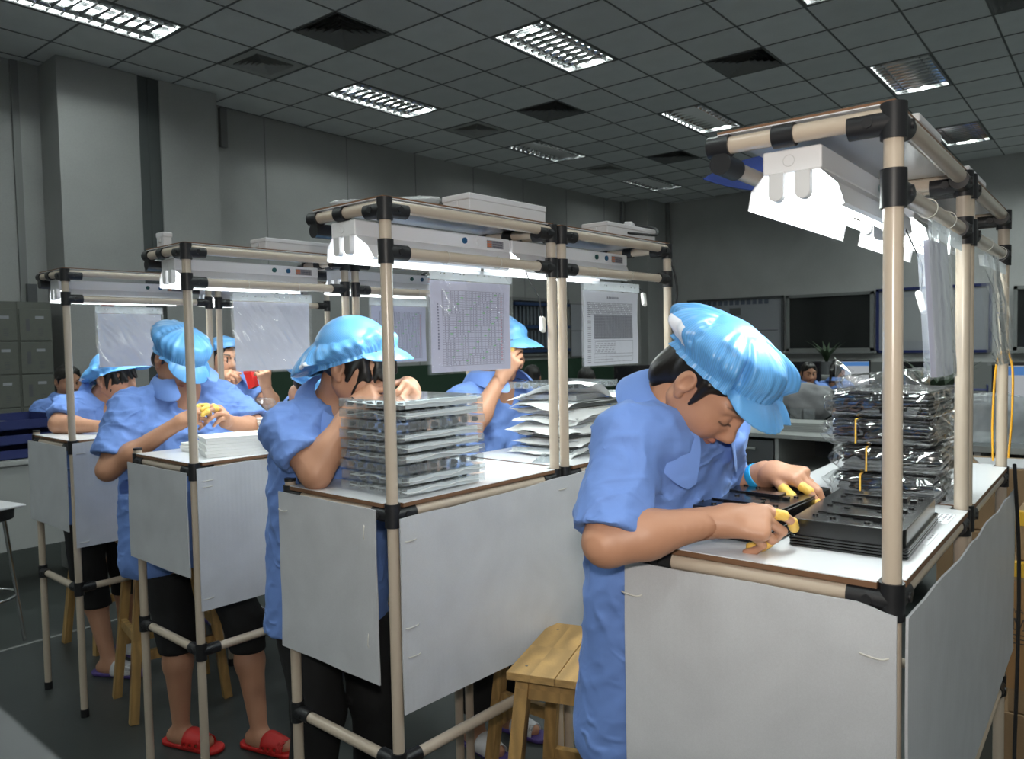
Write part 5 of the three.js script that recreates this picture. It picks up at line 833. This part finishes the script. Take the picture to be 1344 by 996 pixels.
// the woman with the red case
person(1, { label: 'woman with a black fringe under a blue cap tipping a red case', seed: 19, base: [-0.66, 1.0], pelvis: [-0.7, 0.87, 1.0], neck: [-0.61, 1.36, 1.0], sho: [[-0.6, 1.3, 0.83], [-0.6, 1.31, 1.16]], elb: [[-0.45, 1.24, 0.72], [-0.42, 1.2, 1.2]], wri: [[-0.42, 1.385, 0.87], [-0.2, 1.33, 1.02]], knee: [[-0.6, 0.47, 0.9], [-0.6, 0.47, 1.1]], ank: [[-0.62, 0.07, 0.9], [-0.62, 0.07, 1.1]],
  head: { c: [-0.56, 1.475, 0.985], pitch: 0.1, yaw: 0.0 }, hem: 0.7, sleeve: 0.55, hands: [{ f: [0.85, 0.15, 0.3], n: [0.2, 0.8, -0.5], curl: CURL, thumb: [0.5, 0.5] }, { f: [0.3, 0.75, -0.3], n: [0.9, -0.2, -0.1], curl: CURL, thumb: [0.5, 0.5] }],
  hair: { fringe: 0.012, lock: 0.02 }, cap: { k: 23, peak: 0.02, pd: 0.3, front: [0.09, 0.082], high: 0.07, puff: 0.03, sag: 0.05, amp: 0.005, plain: 1 }, shoes: 'slipper' });
// worker seen from behind her shoulder, bench 2 far half
person(2, { label: 'worker in blue shirt and cap stooping, half hidden behind another worker’s cap', seed: 29, base: [-0.72, 0.86], pelvis: [-0.76, 0.87, 0.88], neck: [-0.66, 1.25, 0.86], sho: [[-0.65, 1.19, 0.7], [-0.63, 1.2, 1.02]], elb: [[-0.5, 1.1, 0.62], [-0.48, 1.14, 1.08]], wri: [[-0.33, 1.2, 0.76], [-0.3, 1.2, 0.92]], knee: [[-0.62, 0.47, 0.8], [-0.62, 0.47, 1.0]], ank: [[-0.66, 0.07, 0.8], [-0.66, 0.07, 1.0]],
  head: { c: [-0.6, 1.335, 0.86], pitch: 0.75, yaw: 0.8 }, hem: 0.7, sleeve: 0.7, hands: [{ f: [0.9, 0, 0.3], n: [0, 0.9, -0.3], curl: CURL, thumb: [0.5, 0.5] }, { f: [0.9, 0, -0.3], n: [0, 0.9, 0.3], curl: CURL, thumb: [0.5, 0.5] }],
  hair: { bare: 1 }, cap: { k: 31, peak: 0.07, high: 0.09, puff: 0.034, sag: 0.08, pleats: 20, amp: 0.005, plain: 1 }, shoes: 'slipper' });
// the woman behind the ruled table sleeve, bench 3 far half
person(3, { label: 'woman whose face is behind the hanging ruled table, yellow cot on her raised finger', seed: 37, base: [-0.64, 0.97], pelvis: [-0.66, 0.87, 0.98], neck: [-0.575, 1.38, 0.98], sho: [[-0.59, 1.32, 0.82], [-0.57, 1.32, 1.14]], elb: [[-0.49, 1.22, 0.76], [-0.42, 1.2, 1.2]], wri: [[-0.455, 1.415, 0.9], [-0.35, 1.28, 1.12]], knee: [[-0.58, 0.47, 0.9], [-0.58, 0.47, 1.08]], ank: [[-0.62, 0.07, 0.9], [-0.62, 0.07, 1.08]],
  head: { c: [-0.545, 1.515, 0.985], pitch: 0.2, yaw: 0.2 }, hem: 0.7, sleeve: 0.55, hands: [{ f: [0.5, 0.75, 0.2], n: [0.5, 0.2, -0.8], curl: [[0.5, 0.7, 0.4], [0.8, 0.9, 0.5], [0.9, 1, 0.6], [1, 1, 0.6]], thumb: [0.5, 0.5] }, { f: [0.7, 0.3, -0.4], n: [0.1, 0.9, 0.1], curl: CURL, thumb: [0.5, 0.5] }], cots: [[0, 0, 0.7], [1, 0, 0.7], [1, 4, 1.1]],
  hair: { curtain: 1, lock: 0.03 }, cap: { k: 41, peak: 0.075, droop: 0.25, high: 0.09, puff: 0.034, sag: 0.08, pleats: 20, amp: 0.005, back: [-0.09, -0.03], plain: 1 }, shoes: 'slipper' });
{ // the red case and the film bag beneath it
  const g = thing('parts_case', 'small bright red case tipped over in a raised hand', 'case', at(1, -0.262, 1.315, 0.99), 0.2); g.rotation.order = 'YXZ'; g.rotation.z = 0.35;
  mesh('case_body', bx(0.055, 0.085, 0.03, 0, 0.05, 0, 0.004), M.red, g); mesh('case_lid', bx(0.058, 0.022, 0.033, 0, 0.098, 0, 0.004), M.red, g); mesh('case_opening', bx(0.035, 0.004, 0.018, 0, 0.0075, 0), M.black, g);
  const f = crumpled(0.1, 0.1, 0.1, 0.03, 91, 10); f.translate(0, 0.05, 0); one('film_bag', f, M.film, 'small crumpled clear bag under the red case', 'plastic film', at(1, -0.2, YT + 0.002, 0.98), 0.3);
}
// ---------------------------------------------------------------- the far side of the workshop
{
  const zb = ZB + 0.014;
  const framed = (name, label, cat, x0, x1, y0, y1, frameM, faceM, f = 0.04) => { const g = thing(name, label, cat, [(x0 + x1) / 2, y0, zb]); const w = (x1 - x0) / 2, h = y1 - y0; mesh('frame', [bb(-w, w, 0, f, 0, 0.04), bb(-w, w, h - f, h, 0, 0.04), bb(-w, -w + f, 0, h, 0, 0.04), bb(w - f, w, 0, h, 0, 0.04)], frameM, g); mesh('face', bb(-w + f, w - f, f, h - f, 0, 0.015), faceM, g); return g; };
  M.board = mat([0.36, 0.37, 0.40], 0.4); M.glassDark = phys([0.02, 0.022, 0.022], 0.08, {});
  const wbd = framed('whiteboard', 'large whiteboard with a row of small cards along its top', 'whiteboard', -7.27, -5.36, 1.18, 2.3, M.aluDull, M.board);
  for (let k = 0; k < 13; k++) mesh('card', bx(0.075, 0.085, 0.008, -0.72 + k * 0.113, 1.03, 0.02), mat([0.13, 0.15, 0.2], 0.6), wbd);
  mesh('notice', bx(0.22, 0.14, 0.008, 0.03, 0.86, 0.02), mat([0.16, 0.16, 0.16], 0.6), wbd); mesh('ledge', bx(1.86, 0.03, 0.08, 0, 0.01, 0.06), M.aluDull, wbd); mesh('ruled_line', bx(0.6, 0.012, 0.004, 0.55, 0.5, 0.018), M.deskDark, wbd);
  const win = (n, x0, x1, y0, y1, label) => { const w = structure('window_' + n, [bb(x0, x1, y0, y0 + 0.05, zb, zb + 0.06), bb(x0, x1, y1 - 0.05, y1, zb, zb + 0.06), bb(x0, x0 + 0.05, y0, y1, zb, zb + 0.06), bb(x1 - 0.05, x1, y0, y1, zb, zb + 0.06)], M.wallTrim, label); mesh('pane', bb(x0 + 0.05, x1 - 0.05, y0 + 0.05, y1 - 0.05, zb, zb + 0.02), M.glassDark, w); mesh('sill', bb(x0 - 0.05, x1 + 0.05, y0 - 0.04, y0, zb, zb + 0.14), M.wallTrim, w); return w; };
  win(2, -5.3, -3.83, 1.29, 2.29, 'dark interior window beside the whiteboard'); win(3, -1.84, -0.2, 1.28, 2.25, 'dark interior window right of the blue framed board');
  const bf = framed('notice_board', 'notice board in a blue frame with a ruled grid', 'notice board', -3.79, -2.12, 1.25, 2.32, M.navy, M.board, 0.045);
  for (const x of [-0.35, 0.3]) mesh('sheet', bx(0.5, 0.72, 0.006, x, 0.55, 0.018), mat([0.4, 0.41, 0.42], 0.7), bf);
  // racks on the left wall
  const rk = thing('wall_rack', 'wall rack of grey pockets with blue shelves', 'rack', [XL + 0.014, 1.31, -10.36], Math.PI / 2), rw = 0.8;
  mesh('frame', [bb(-rw, rw, 0, 0.05, 0, 0.05), bb(-rw, rw, 0.92, 0.97, 0, 0.05), bb(-rw, -rw + 0.05, 0, 0.97, 0, 0.05), bb(rw - 0.05, rw, 0, 0.97, 0, 0.05)], M.wallTrim, rk); mesh('backing', bb(-rw, rw, 0, 0.97, 0, 0.012), M.deskDark, rk);
  for (const y of [0.06, 0.46, 0.84]) mesh('blue_shelf', bb(-rw + 0.05, rw - 0.05, y, y + 0.05, 0, 0.1), mat([0.02, 0.05, 0.14], 0.5), rk);
  for (let k = 0; k < 15; k++) for (const y of [0.12, 0.52]) mesh('pocket', bx(0.05, 0.3, 0.05, -0.68 + k * 0.097, y + 0.15, 0.04), mat([0.13, 0.15, 0.17], 0.5), rk);
  const sb = thing('notice_sheet', 'narrow framed chart beside the wall rack', 'chart', [XL + 0.014, 1.26, -11.42], Math.PI / 2); mesh('frame', bb(-0.19, 0.19, 0, 0.96, 0, 0.02), M.wallTrim, sb); mesh('sheet', bb(-0.17, 0.17, 0.48, 0.94, 0.02, 0.024), M.board, sb); mesh('sheet', bb(-0.17, 0.17, 0.02, 0.46, 0.02, 0.024), M.board, sb);
  tag(mesh('fuse_box', bb(XL, XL + 0.08, 1.98, 2.17, -2.68, -2.6), M.deskDark, scene), 'small dark switch box high beside the wall column', 'switch box');
  tag(mesh('wall_notice', bb(-7.78, -7.775, 1.87, 1.98, -3.22, -3.1), mat([0.2, 0.03, 0.03], 0.6), scene), 'small dark red notice on the wide column', 'notice');
}
// lockers along the left wall
{
  const H = 1.98, n = 5, w = 0.275, dh = 0.292, m = M.locker;
  for (let c = 0; c < 4; c++) {
    const g = thing('locker', 'beige metal locker, ' + ORD[c] + ' from the wall column', 'locker', [-7.75, 0, -2.52 + c * w], 0, 'bank of beige lockers');
    mesh('cabinet', bb(-0.4, 0, 0, H, -w / 2 + 0.001, w / 2 - 0.001), m, g);
    for (let k = 0; k < 6; k++) { const y = H - 0.06 - (k + 1) * dh, d = mesh('door', bb(0, 0.012, y + 0.006, y + dh - 0.006, -w / 2 + 0.012, w / 2 - 0.012, 0.003), m, g); mesh('handle_recess', bb(0.0125, 0.0135, y + 0.09, y + 0.2, 0.045, 0.075), M.deskDark, d); mesh('name_card', bb(0.0125, 0.0135, y + 0.2, y + 0.225, -0.07, 0.0), M.board, d); for (let q = 0; q < 4; q++) mesh('vent_slot', bb(0.0125, 0.0135, y + 0.05 + q * 0.018, y + 0.056 + q * 0.018, -0.06, -0.02), M.deskDark, d); }
  }
}
// desk with blue bins, and a round stool, at the left edge
{
  const g = thing('side_desk', 'grey steel desk holding blue part bins behind the farthest bench', 'desk', [-5.75, 0, -1.35]);
  mesh('desktop', bb(-0.3, 0.3, 0.83, 0.86, -0.75, 0.6, 0.004), M.desk, g); mesh('front_panel', bb(0.26, 0.28, 0.3, 0.83, -0.73, 0.58), M.desk, g); mesh('side_panel', bb(-0.28, 0.26, 0, 0.83, -0.73, -0.71), M.desk, g); mesh('side_panel', bb(-0.28, 0.26, 0, 0.83, 0.56, 0.58), M.desk, g);
  const h = mesh('label_slot', bb(0.281, 0.286, 0.66, 0.72, -0.62, -0.45), M.deskDark, g);
  for (let k = 0; k < 3; k++) { const b = thing('part_bin', ['blue open part bin standing on the grey side desk', 'blue open part bin, second of the stack on the side desk', 'blue open part bin on top of the stack on the side desk'][k], 'bin', [-5.7, 0.861 + k * 0.092, -1.45 - k * 0.03], 0.05 * k, 'blue part bins'); mesh('tub', [bb(-0.18, 0.18, 0, 0.006, -0.38, 0.4), bb(-0.18, -0.174, 0, 0.085, -0.38, 0.4), bb(0.174, 0.18, 0, 0.06, -0.38, 0.4), bb(-0.18, 0.18, 0, 0.085, -0.38, -0.374), bb(-0.18, 0.18, 0, 0.085, 0.394, 0.4)], M.navy, b); mesh('contents', bb(-0.16, 0.15, 0.006, 0.04, -0.2, 0.3), M.deskDark, b); }
  const s = thing('round_stool', 'round black stool on chromed legs at the end of the rows', 'stool', [-4.72, 0, -1.22]);
  mesh('seat', new THREE.CylinderGeometry(0.17, 0.165, 0.055, 32).translate(0, 0.69, 0), mat([0.008, 0.008, 0.009], 0.45), s); for (let k = 0; k < 4; k++) { const a = k * Math.PI / 2 + 0.5; mesh('leg', bar([Math.cos(a) * 0.19, 0, Math.sin(a) * 0.19], [Math.cos(a) * 0.12, 0.665, Math.sin(a) * 0.12], 0.011), M.chrome, s); } { const t = new THREE.TorusGeometry(0.16, 0.008, 8, 32); t.rotateX(Math.PI / 2); t.translate(0, 0.25, 0); mesh('ring', t, M.chrome, s); }
  one('cover_sheet', bx(0.3, 0.012, 0.34, 0, 0.006, 0, 0.004), M.boxWhite, 'flat pale tray lying on the round black stool', 'tray', [-4.72, 0.7185, -1.22], 0.2);
}
// office desks, screens and shelves behind the benches
const SCR = mat([0.05, 0.05, 0.05], 0.3, { emissive: new THREE.Color().setRGB(0.75, 0.8, 0.85), emissiveIntensity: 0.42 });
function officeDesk(x, y, z, w, d, turn, label, o = {}) {
  const g = thing('office_desk', label, 'desk', [x, 0, z], turn, 'grey office desks'); mesh('desktop', bb(-w / 2, w / 2, y - 0.035, y, -d / 2, d / 2, 0.004), M.desk, g);
  for (const s of [-1, 1]) mesh('end_panel', bb(s * w / 2 - s * 0.03, s * w / 2, 0, y - 0.035, -d / 2 + 0.03, d / 2 - 0.03), M.desk, g); mesh('back_panel', bb(-w / 2, w / 2, 0.15, y - 0.035, -d / 2 + 0.02, -d / 2 + 0.04), M.deskDark, g);
  const n = o.cells || 3, cw = (w - 0.06) / n;
  for (let k = 0; k < n; k++) { const x0 = -w / 2 + 0.03 + k * cw; mesh('divider', bb(x0, x0 + 0.03, 0.05, y - 0.035, -d / 2 + 0.04, d / 2 - 0.02), M.desk, g); if (k % 2 === 0) for (let q = 0; q < 2; q++) { const dr = mesh('drawer', bb(x0 + 0.04, x0 + cw - 0.01, y - 0.25 - q * 0.2, y - 0.06 - q * 0.2, d / 2 - 0.03, d / 2 - 0.012, 0.003), M.deskDark, g); mesh('handle', bx(0.14, 0.02, 0.014, x0 + cw / 2, y - 0.13 - q * 0.2, d / 2 - 0.008, 0.004), M.desk, dr); } else mesh('shelf', bb(x0 + 0.03, x0 + cw, y - 0.3, y - 0.285, -d / 2 + 0.04, d / 2 - 0.03), M.desk, g); }
  return g;
}
officeDesk(-2.9, 0.76, -6.55, 1.9, 0.9, 0, 'grey desk with drawers behind the packing woman', { cells: 4 });
officeDesk(-4.36, 0.74, -6.3, 0.9, 0.7, 0, 'grey desk with a bright sheet-like screen behind the ragged pile', { cells: 2 });
officeDesk(-2.5, 0.76, -10.3, 2.8, 0.8, 0, 'long grey desk with screens under the interior window', { cells: 5 });
officeDesk(-5.2, 0.74, -8.2, 1.8, 0.8, 0, 'grey desk with dark screens beside the wall rack', { cells: 3 });
officeDesk(-0.6, 0.95, -5.0, 1.2, 0.7, 0, 'grey bench crowded with film bags beyond the tray bench', { cells: 3 });
function monitor(x, y, z, w, h, turn, m, label, o) {
  const g = thing('computer_screen', label, 'screen', [x, y, z], turn, 'computer screens on the desks'); mesh('bezel', bx(w, h, 0.04, 0, 0.12 + h / 2, 0, 0.006), mat([0.01, 0.01, 0.011], 0.4), g); mesh('display', bx(w - 0.04, h - 0.04, 0.004, 0, 0.12 + h / 2, 0.0205), m, g); mesh('stand', [bx(0.05, 0.16, 0.03, 0, 0.08, -0.02), bx(0.22, 0.012, 0.16, 0, 0.006, 0)], mat([0.01, 0.01, 0.011], 0.4), g);
  if (o) mesh('header_bar', bx(w - 0.04, 0.05, 0.002, 0, 0.12 + h - 0.05, 0.0235), mat([0.02, 0.05, 0.1], 0.4, { emissive: new THREE.Color().setRGB(0.1, 0.3, 0.75), emissiveIntensity: 0.5 }), g); return g;
}
M.screenPaper = mat([0.34, 0.34, 0.34], 0.6); M.screenOff = mat([0.01, 0.01, 0.012], 0.2);
monitor(-3.62, 0.74, -5.98, 0.34, 0.3, 0.6, M.screenPaper, 'black framed screen with a pale sheet-like picture');
monitor(-3.08, 0.76, -10.2, 0.44, 0.36, 0.35, SCR, 'lit screen with a blue header in front of the ponytailed woman', 1);
monitor(-2.4, 0.76, -10.25, 0.44, 0.34, 0.3, M.screenOff, 'dark screen right of the lit screen');
monitor(-3.7, 0.76, -10.25, 0.44, 0.34, 0.5, M.screenOff, 'dark screen behind the woman facing the benches');
monitor(-4.95, 0.74, -8.05, 0.46, 0.38, 0.6, M.screenOff, 'dark screen on the desk beside the wall rack');
monitor(-0.62, 0.95, -5.25, 0.36, 0.3, 0.2, SCR, 'small lit screen with a blue top beyond the last post', 1);
const bins = [[-2.1, 0.76, -10.1, 'navy document tray before the dark screens'], [-1.75, 0.76, -10.1, 'navy document tray at the end of the long desk'], [-4.5, 0.74, -8.0, 'navy document tray near the wall rack'], [-5.6, 0.74, -8.0, 'navy document tray at the back near the green wall'], [-0.12, 0.95, -5.15, 'navy crate beyond the last post of the tray bench']];
for (const [x, y, z, l] of bins) { const g = thing('document_tray', l, 'tray', [x, y + 0.0005, z], 0.2, 'navy document trays'); for (let k = 0; k < 3; k++) mesh('tier', [bb(-0.17, 0.17, k * 0.07, k * 0.07 + 0.01, -0.13, 0.13), bb(-0.17, -0.16, k * 0.07, k * 0.07 + 0.06, -0.13, 0.13), bb(0.16, 0.17, k * 0.07, k * 0.07 + 0.06, -0.13, 0.13)], M.navy, g); }
for (const [x, z, n, l] of [[-2.35, -6.5, 5, 'low stack of pale trays on the drawer desk'], [-2.75, -6.75, 3, 'low stack of pale paper on the drawer desk']]) { const g = thing('paper_stack', l, 'paper', [x, 0.7605, z], 0.15, 'paper stacks on the desk'); for (let k = 0; k < n; k++) mesh('layer', bx(0.42, 0.014, 0.3, 0.006 * Math.sin(k * 3), 0.007 + k * 0.0145, 0, 0.002), M.desk, g); }
{ const g = thing('glass_jar', 'row of clear jars on the drawer desk', 'jar', [-2.62, 0.7605, -6.9]); for (let k = 0; k < 4; k++) mesh('jar', new THREE.CylinderGeometry(0.05, 0.045, 0.14, 16, 1, true).translate(k * 0.12 - 0.18, 0.07, 0), M.clearTray, g); }
function plant(x, y, z, s, label) { const g = thing('potted_plant', label, 'plant', [x, y, z]); mesh('pot', new THREE.CylinderGeometry(0.09 * s, 0.07 * s, 0.14 * s, 16).translate(0, 0.07 * s, 0), M.deskDark, g); const lm = mat([0.02, 0.045, 0.015], 0.6); for (let k = 0; k < 16; k++) { const a = k * 2.4, L = (0.22 + 0.12 * ((k * 7) % 5) / 5) * s, q = new THREE.PlaneGeometry(0.05 * s, L, 2, 6), p = q.attributes.position; for (let i = 0; i < p.count; i++) { const t = p.getY(i) / L + 0.5; p.setXYZ(i, p.getX(i) * Math.sin(Math.PI * Math.min(0.98, t + 0.08)), t * L * 0.8, t * t * L * 0.7); } q.computeVertexNormals(); q.rotateY(a); q.translate(0, 0.12 * s, 0); mesh('leaf', q, lm, g); } }
plant(-3.75, 1.0, -11.3, 1.3, 'leafy potted plant before the interior window'); plant(-1.06, 0.95, -5.15, 1.2, 'dark leafy plant seen between the bench posts');
tag(mesh('plant_shelf', bb(-4.3, -3.2, 0.96, 0.999, -11.5, -11.1), M.desk, scene), 'low grey shelf top carrying the potted plant', 'shelf'); mesh('shelf_body', bb(-4.25, -3.25, 0, 0.96, -11.48, -11.12), M.desk, scene.getObjectByName('plant_shelf'));
for (const [x, y, z, sx, sy, sz, k, l] of [[-0.75, 0.951, -4.75, 0.3, 0.24, 0.26, 3, 'grey crumpled film bag on the crowded bench'], [-0.35, 0.951, -4.8, 0.36, 0.3, 0.3, 8, 'large crumpled film bag on the crowded bench']]) { const f = crumpled(sx, sy, sz, 0.04, k * 9.1, 12); f.translate(0, sy / 2 + 0.02, 0); one('film_bag', f, M.filmMilky, l, 'plastic film', [x, y, z], 0.4); }
// cartons at the right edge
const boxPrint = canvasTex(512, 512, (c, w, h) => { c.fillStyle = '#977149'; c.fillRect(0, 0, w, h); c.fillStyle = '#3d3634'; c.font = '30px sans-serif'; c.fillText('MADE', 22, 150); c.font = 'bold 78px serif'; c.fillText('Meik', 14, 230); c.font = 'bold 15px sans-serif'; for (let k = 0; k < 3; k++) c.fillRect(22, 250 + k * 20, 200, 5); });
function cardboard(x, y, z, w, h, d, turn, label, o = {}) { const g = thing('cardboard_box', label, 'box', [x, y, z], turn, 'cardboard boxes beyond the tray bench'); mesh('box', metreUV(bx(w, h, d, 0, h / 2, 0, 0.004)), M.card, g); mesh('packing_tape', bb(-w / 2 - 0.0008, w / 2 + 0.0008, h * 0.5, h * 0.5 + 0.0005, -0.03, 0.03), M.tapeYellow, g); if (o.print) { const q = new THREE.PlaneGeometry(0.36, 0.36); mesh('print', q, new THREE.MeshStandardMaterial({ map: boxPrint, roughness: 0.8 }), g).position.set(o.print[0], o.print[1], d / 2 + 0.001); } if (o.tape) mesh('packing_tape', bb(-w / 2 - 0.001, w / 2 + 0.001, h - 0.045, h + 0.001, d / 2 - 0.03, d / 2 + 0.001), M.tapeYellow, g); if (o.label) mesh('shipping_label', bx(0.09, 0.12, 0.001, o.label[0], o.label[1], d / 2 + 0.001), M.boxWhite, g); return g; }
cardboard(-0.15, 0.0, -3.2, 0.55, 0.28, 0.45, 0.05, 'dark lower cardboard carton on the floor'); cardboard(-0.13, 0.282, -3.2, 0.55, 0.5, 0.45, 0.03, 'cardboard carton printed with dark lettering', { print: [-0.1, 0.26], tape: 1 }); cardboard(-0.14, 0.785, -3.22, 0.5, 0.16, 0.42, 0.02, 'flat cardboard carton above the lettered one', { tape: 1 });
cardboard(-0.52, 0.0, -3.85, 0.5, 0.72, 0.4, 0.1, 'tall cardboard carton behind the bench end'); cardboard(-0.5, 0.725, -3.85, 0.46, 0.26, 0.36, 0.08, 'cardboard carton with a white shipping label', { label: [0.1, 0.16] });
one('paper_sheet', bx(0.34, 0.006, 0.26, 0, 0.003, 0), M.boxWhite, 'loose white sheet on the labelled carton', 'paper', [-0.46, 0.9865, -3.82], 0.3);
// ---------------------------------------------------------------- people in the background
function sitter(x, z, face, dy, o) {
  ROWS.bg = { x, z, a: face };
  return person('bg', { base: [0, 0], pelvis: [0, 0.55 + dy, 0], neck: [0.03, 1.02 + dy, 0], sho: [[0.03, 0.965 + dy, -0.17], [0.03, 0.965 + dy, 0.17]], elb: [[0.12, 0.74 + dy, -0.22], [0.12, 0.74 + dy, 0.22]], wri: [[0.32, 0.79 + dy, -0.13], [0.32, 0.79 + dy, 0.13]], knee: [[0.38, 0.5 + dy * 0.6, -0.1], [0.38, 0.5 + dy * 0.6, 0.1]], ank: [[0.36, 0.07, -0.1], [0.36, 0.07, 0.1]], feet: [[1, 0, 0], [1, 0, 0]], head: { c: [0.07, 1.15 + dy, 0], pitch: 0.2, yaw: 0 }, hem: 0.5 + dy, sleeve: 0.6, hands: [{ f: [1, 0, 0], n: [0, 1, 0], curl: REL, thumb: [0.5, 0.3] }, { f: [1, 0, 0], n: [0, 1, 0], curl: REL, thumb: [0.5, 0.3] }], shoes: 'slipper', ...o });
}
sitter(-6.02, -2.12, 0.1, 0.17, { label: 'dark-haired man in a pale blue shirt by the lockers', seed: 51, hair: { fringe: 0.03 } });
sitter(-3.03, -8.48, -0.9, 0.0, { label: 'dark-haired woman facing the benches behind a grey cloth', seed: 53, hair: { fringe: 0.02, lock: 0.02 } });
sitter(-3.1, -9.6, 1.3, -0.03, { label: 'woman with a ponytail in blue seen from behind at a lit screen', seed: 55, hair: { tail: 1 } });
sitter(-4.05, -5.75, 1.9, 0.03, { label: 'dark-haired worker in blue seen from behind by the sheet-like screen', seed: 57, hair: { lock: 0.02 } });
sitter(-4.42, -5.45, 2.2, 0.06, { label: 'dark-haired worker half hidden behind the double posts', seed: 59, hair: { lock: 0.02 } });
{ const g = thing('chair_cover', 'grey cloth draped over a chair back before the facing woman', 'cloth', [-2.62, 0, -7.42], -0.9), c = new THREE.SphereGeometry(0.24, 28, 18), p = c.attributes.position; for (let i = 0; i < p.count; i++) { const x = p.getX(i), y = p.getY(i), z = p.getZ(i), n = 1 + 0.25 * noise(x * 9, y * 9, z * 9); p.setXYZ(i, x * n * 0.6, y * n * 0.75, z * n * 1.1); } c.computeVertexNormals(); c.translate(0, 0.92, 0); mesh('cloth', c, mat([0.3, 0.3, 0.31], 0.8), g); mesh('backrest', bx(0.05, 0.5, 0.42, 0, 0.6, 0, 0.02), M.black, g); mesh('seat', bx(0.42, 0.06, 0.42, -0.2, 0.44, 0, 0.02), M.black, g); mesh('pedestal', bar([-0.2, 0, 0], [-0.2, 0.42, 0], 0.03), M.black, g); mesh('foot_star', [bx(0.5, 0.03, 0.05, -0.2, 0.015, 0), bx(0.05, 0.03, 0.5, -0.2, 0.015, 0)], M.black, g); }
renderer.render(scene, camera);
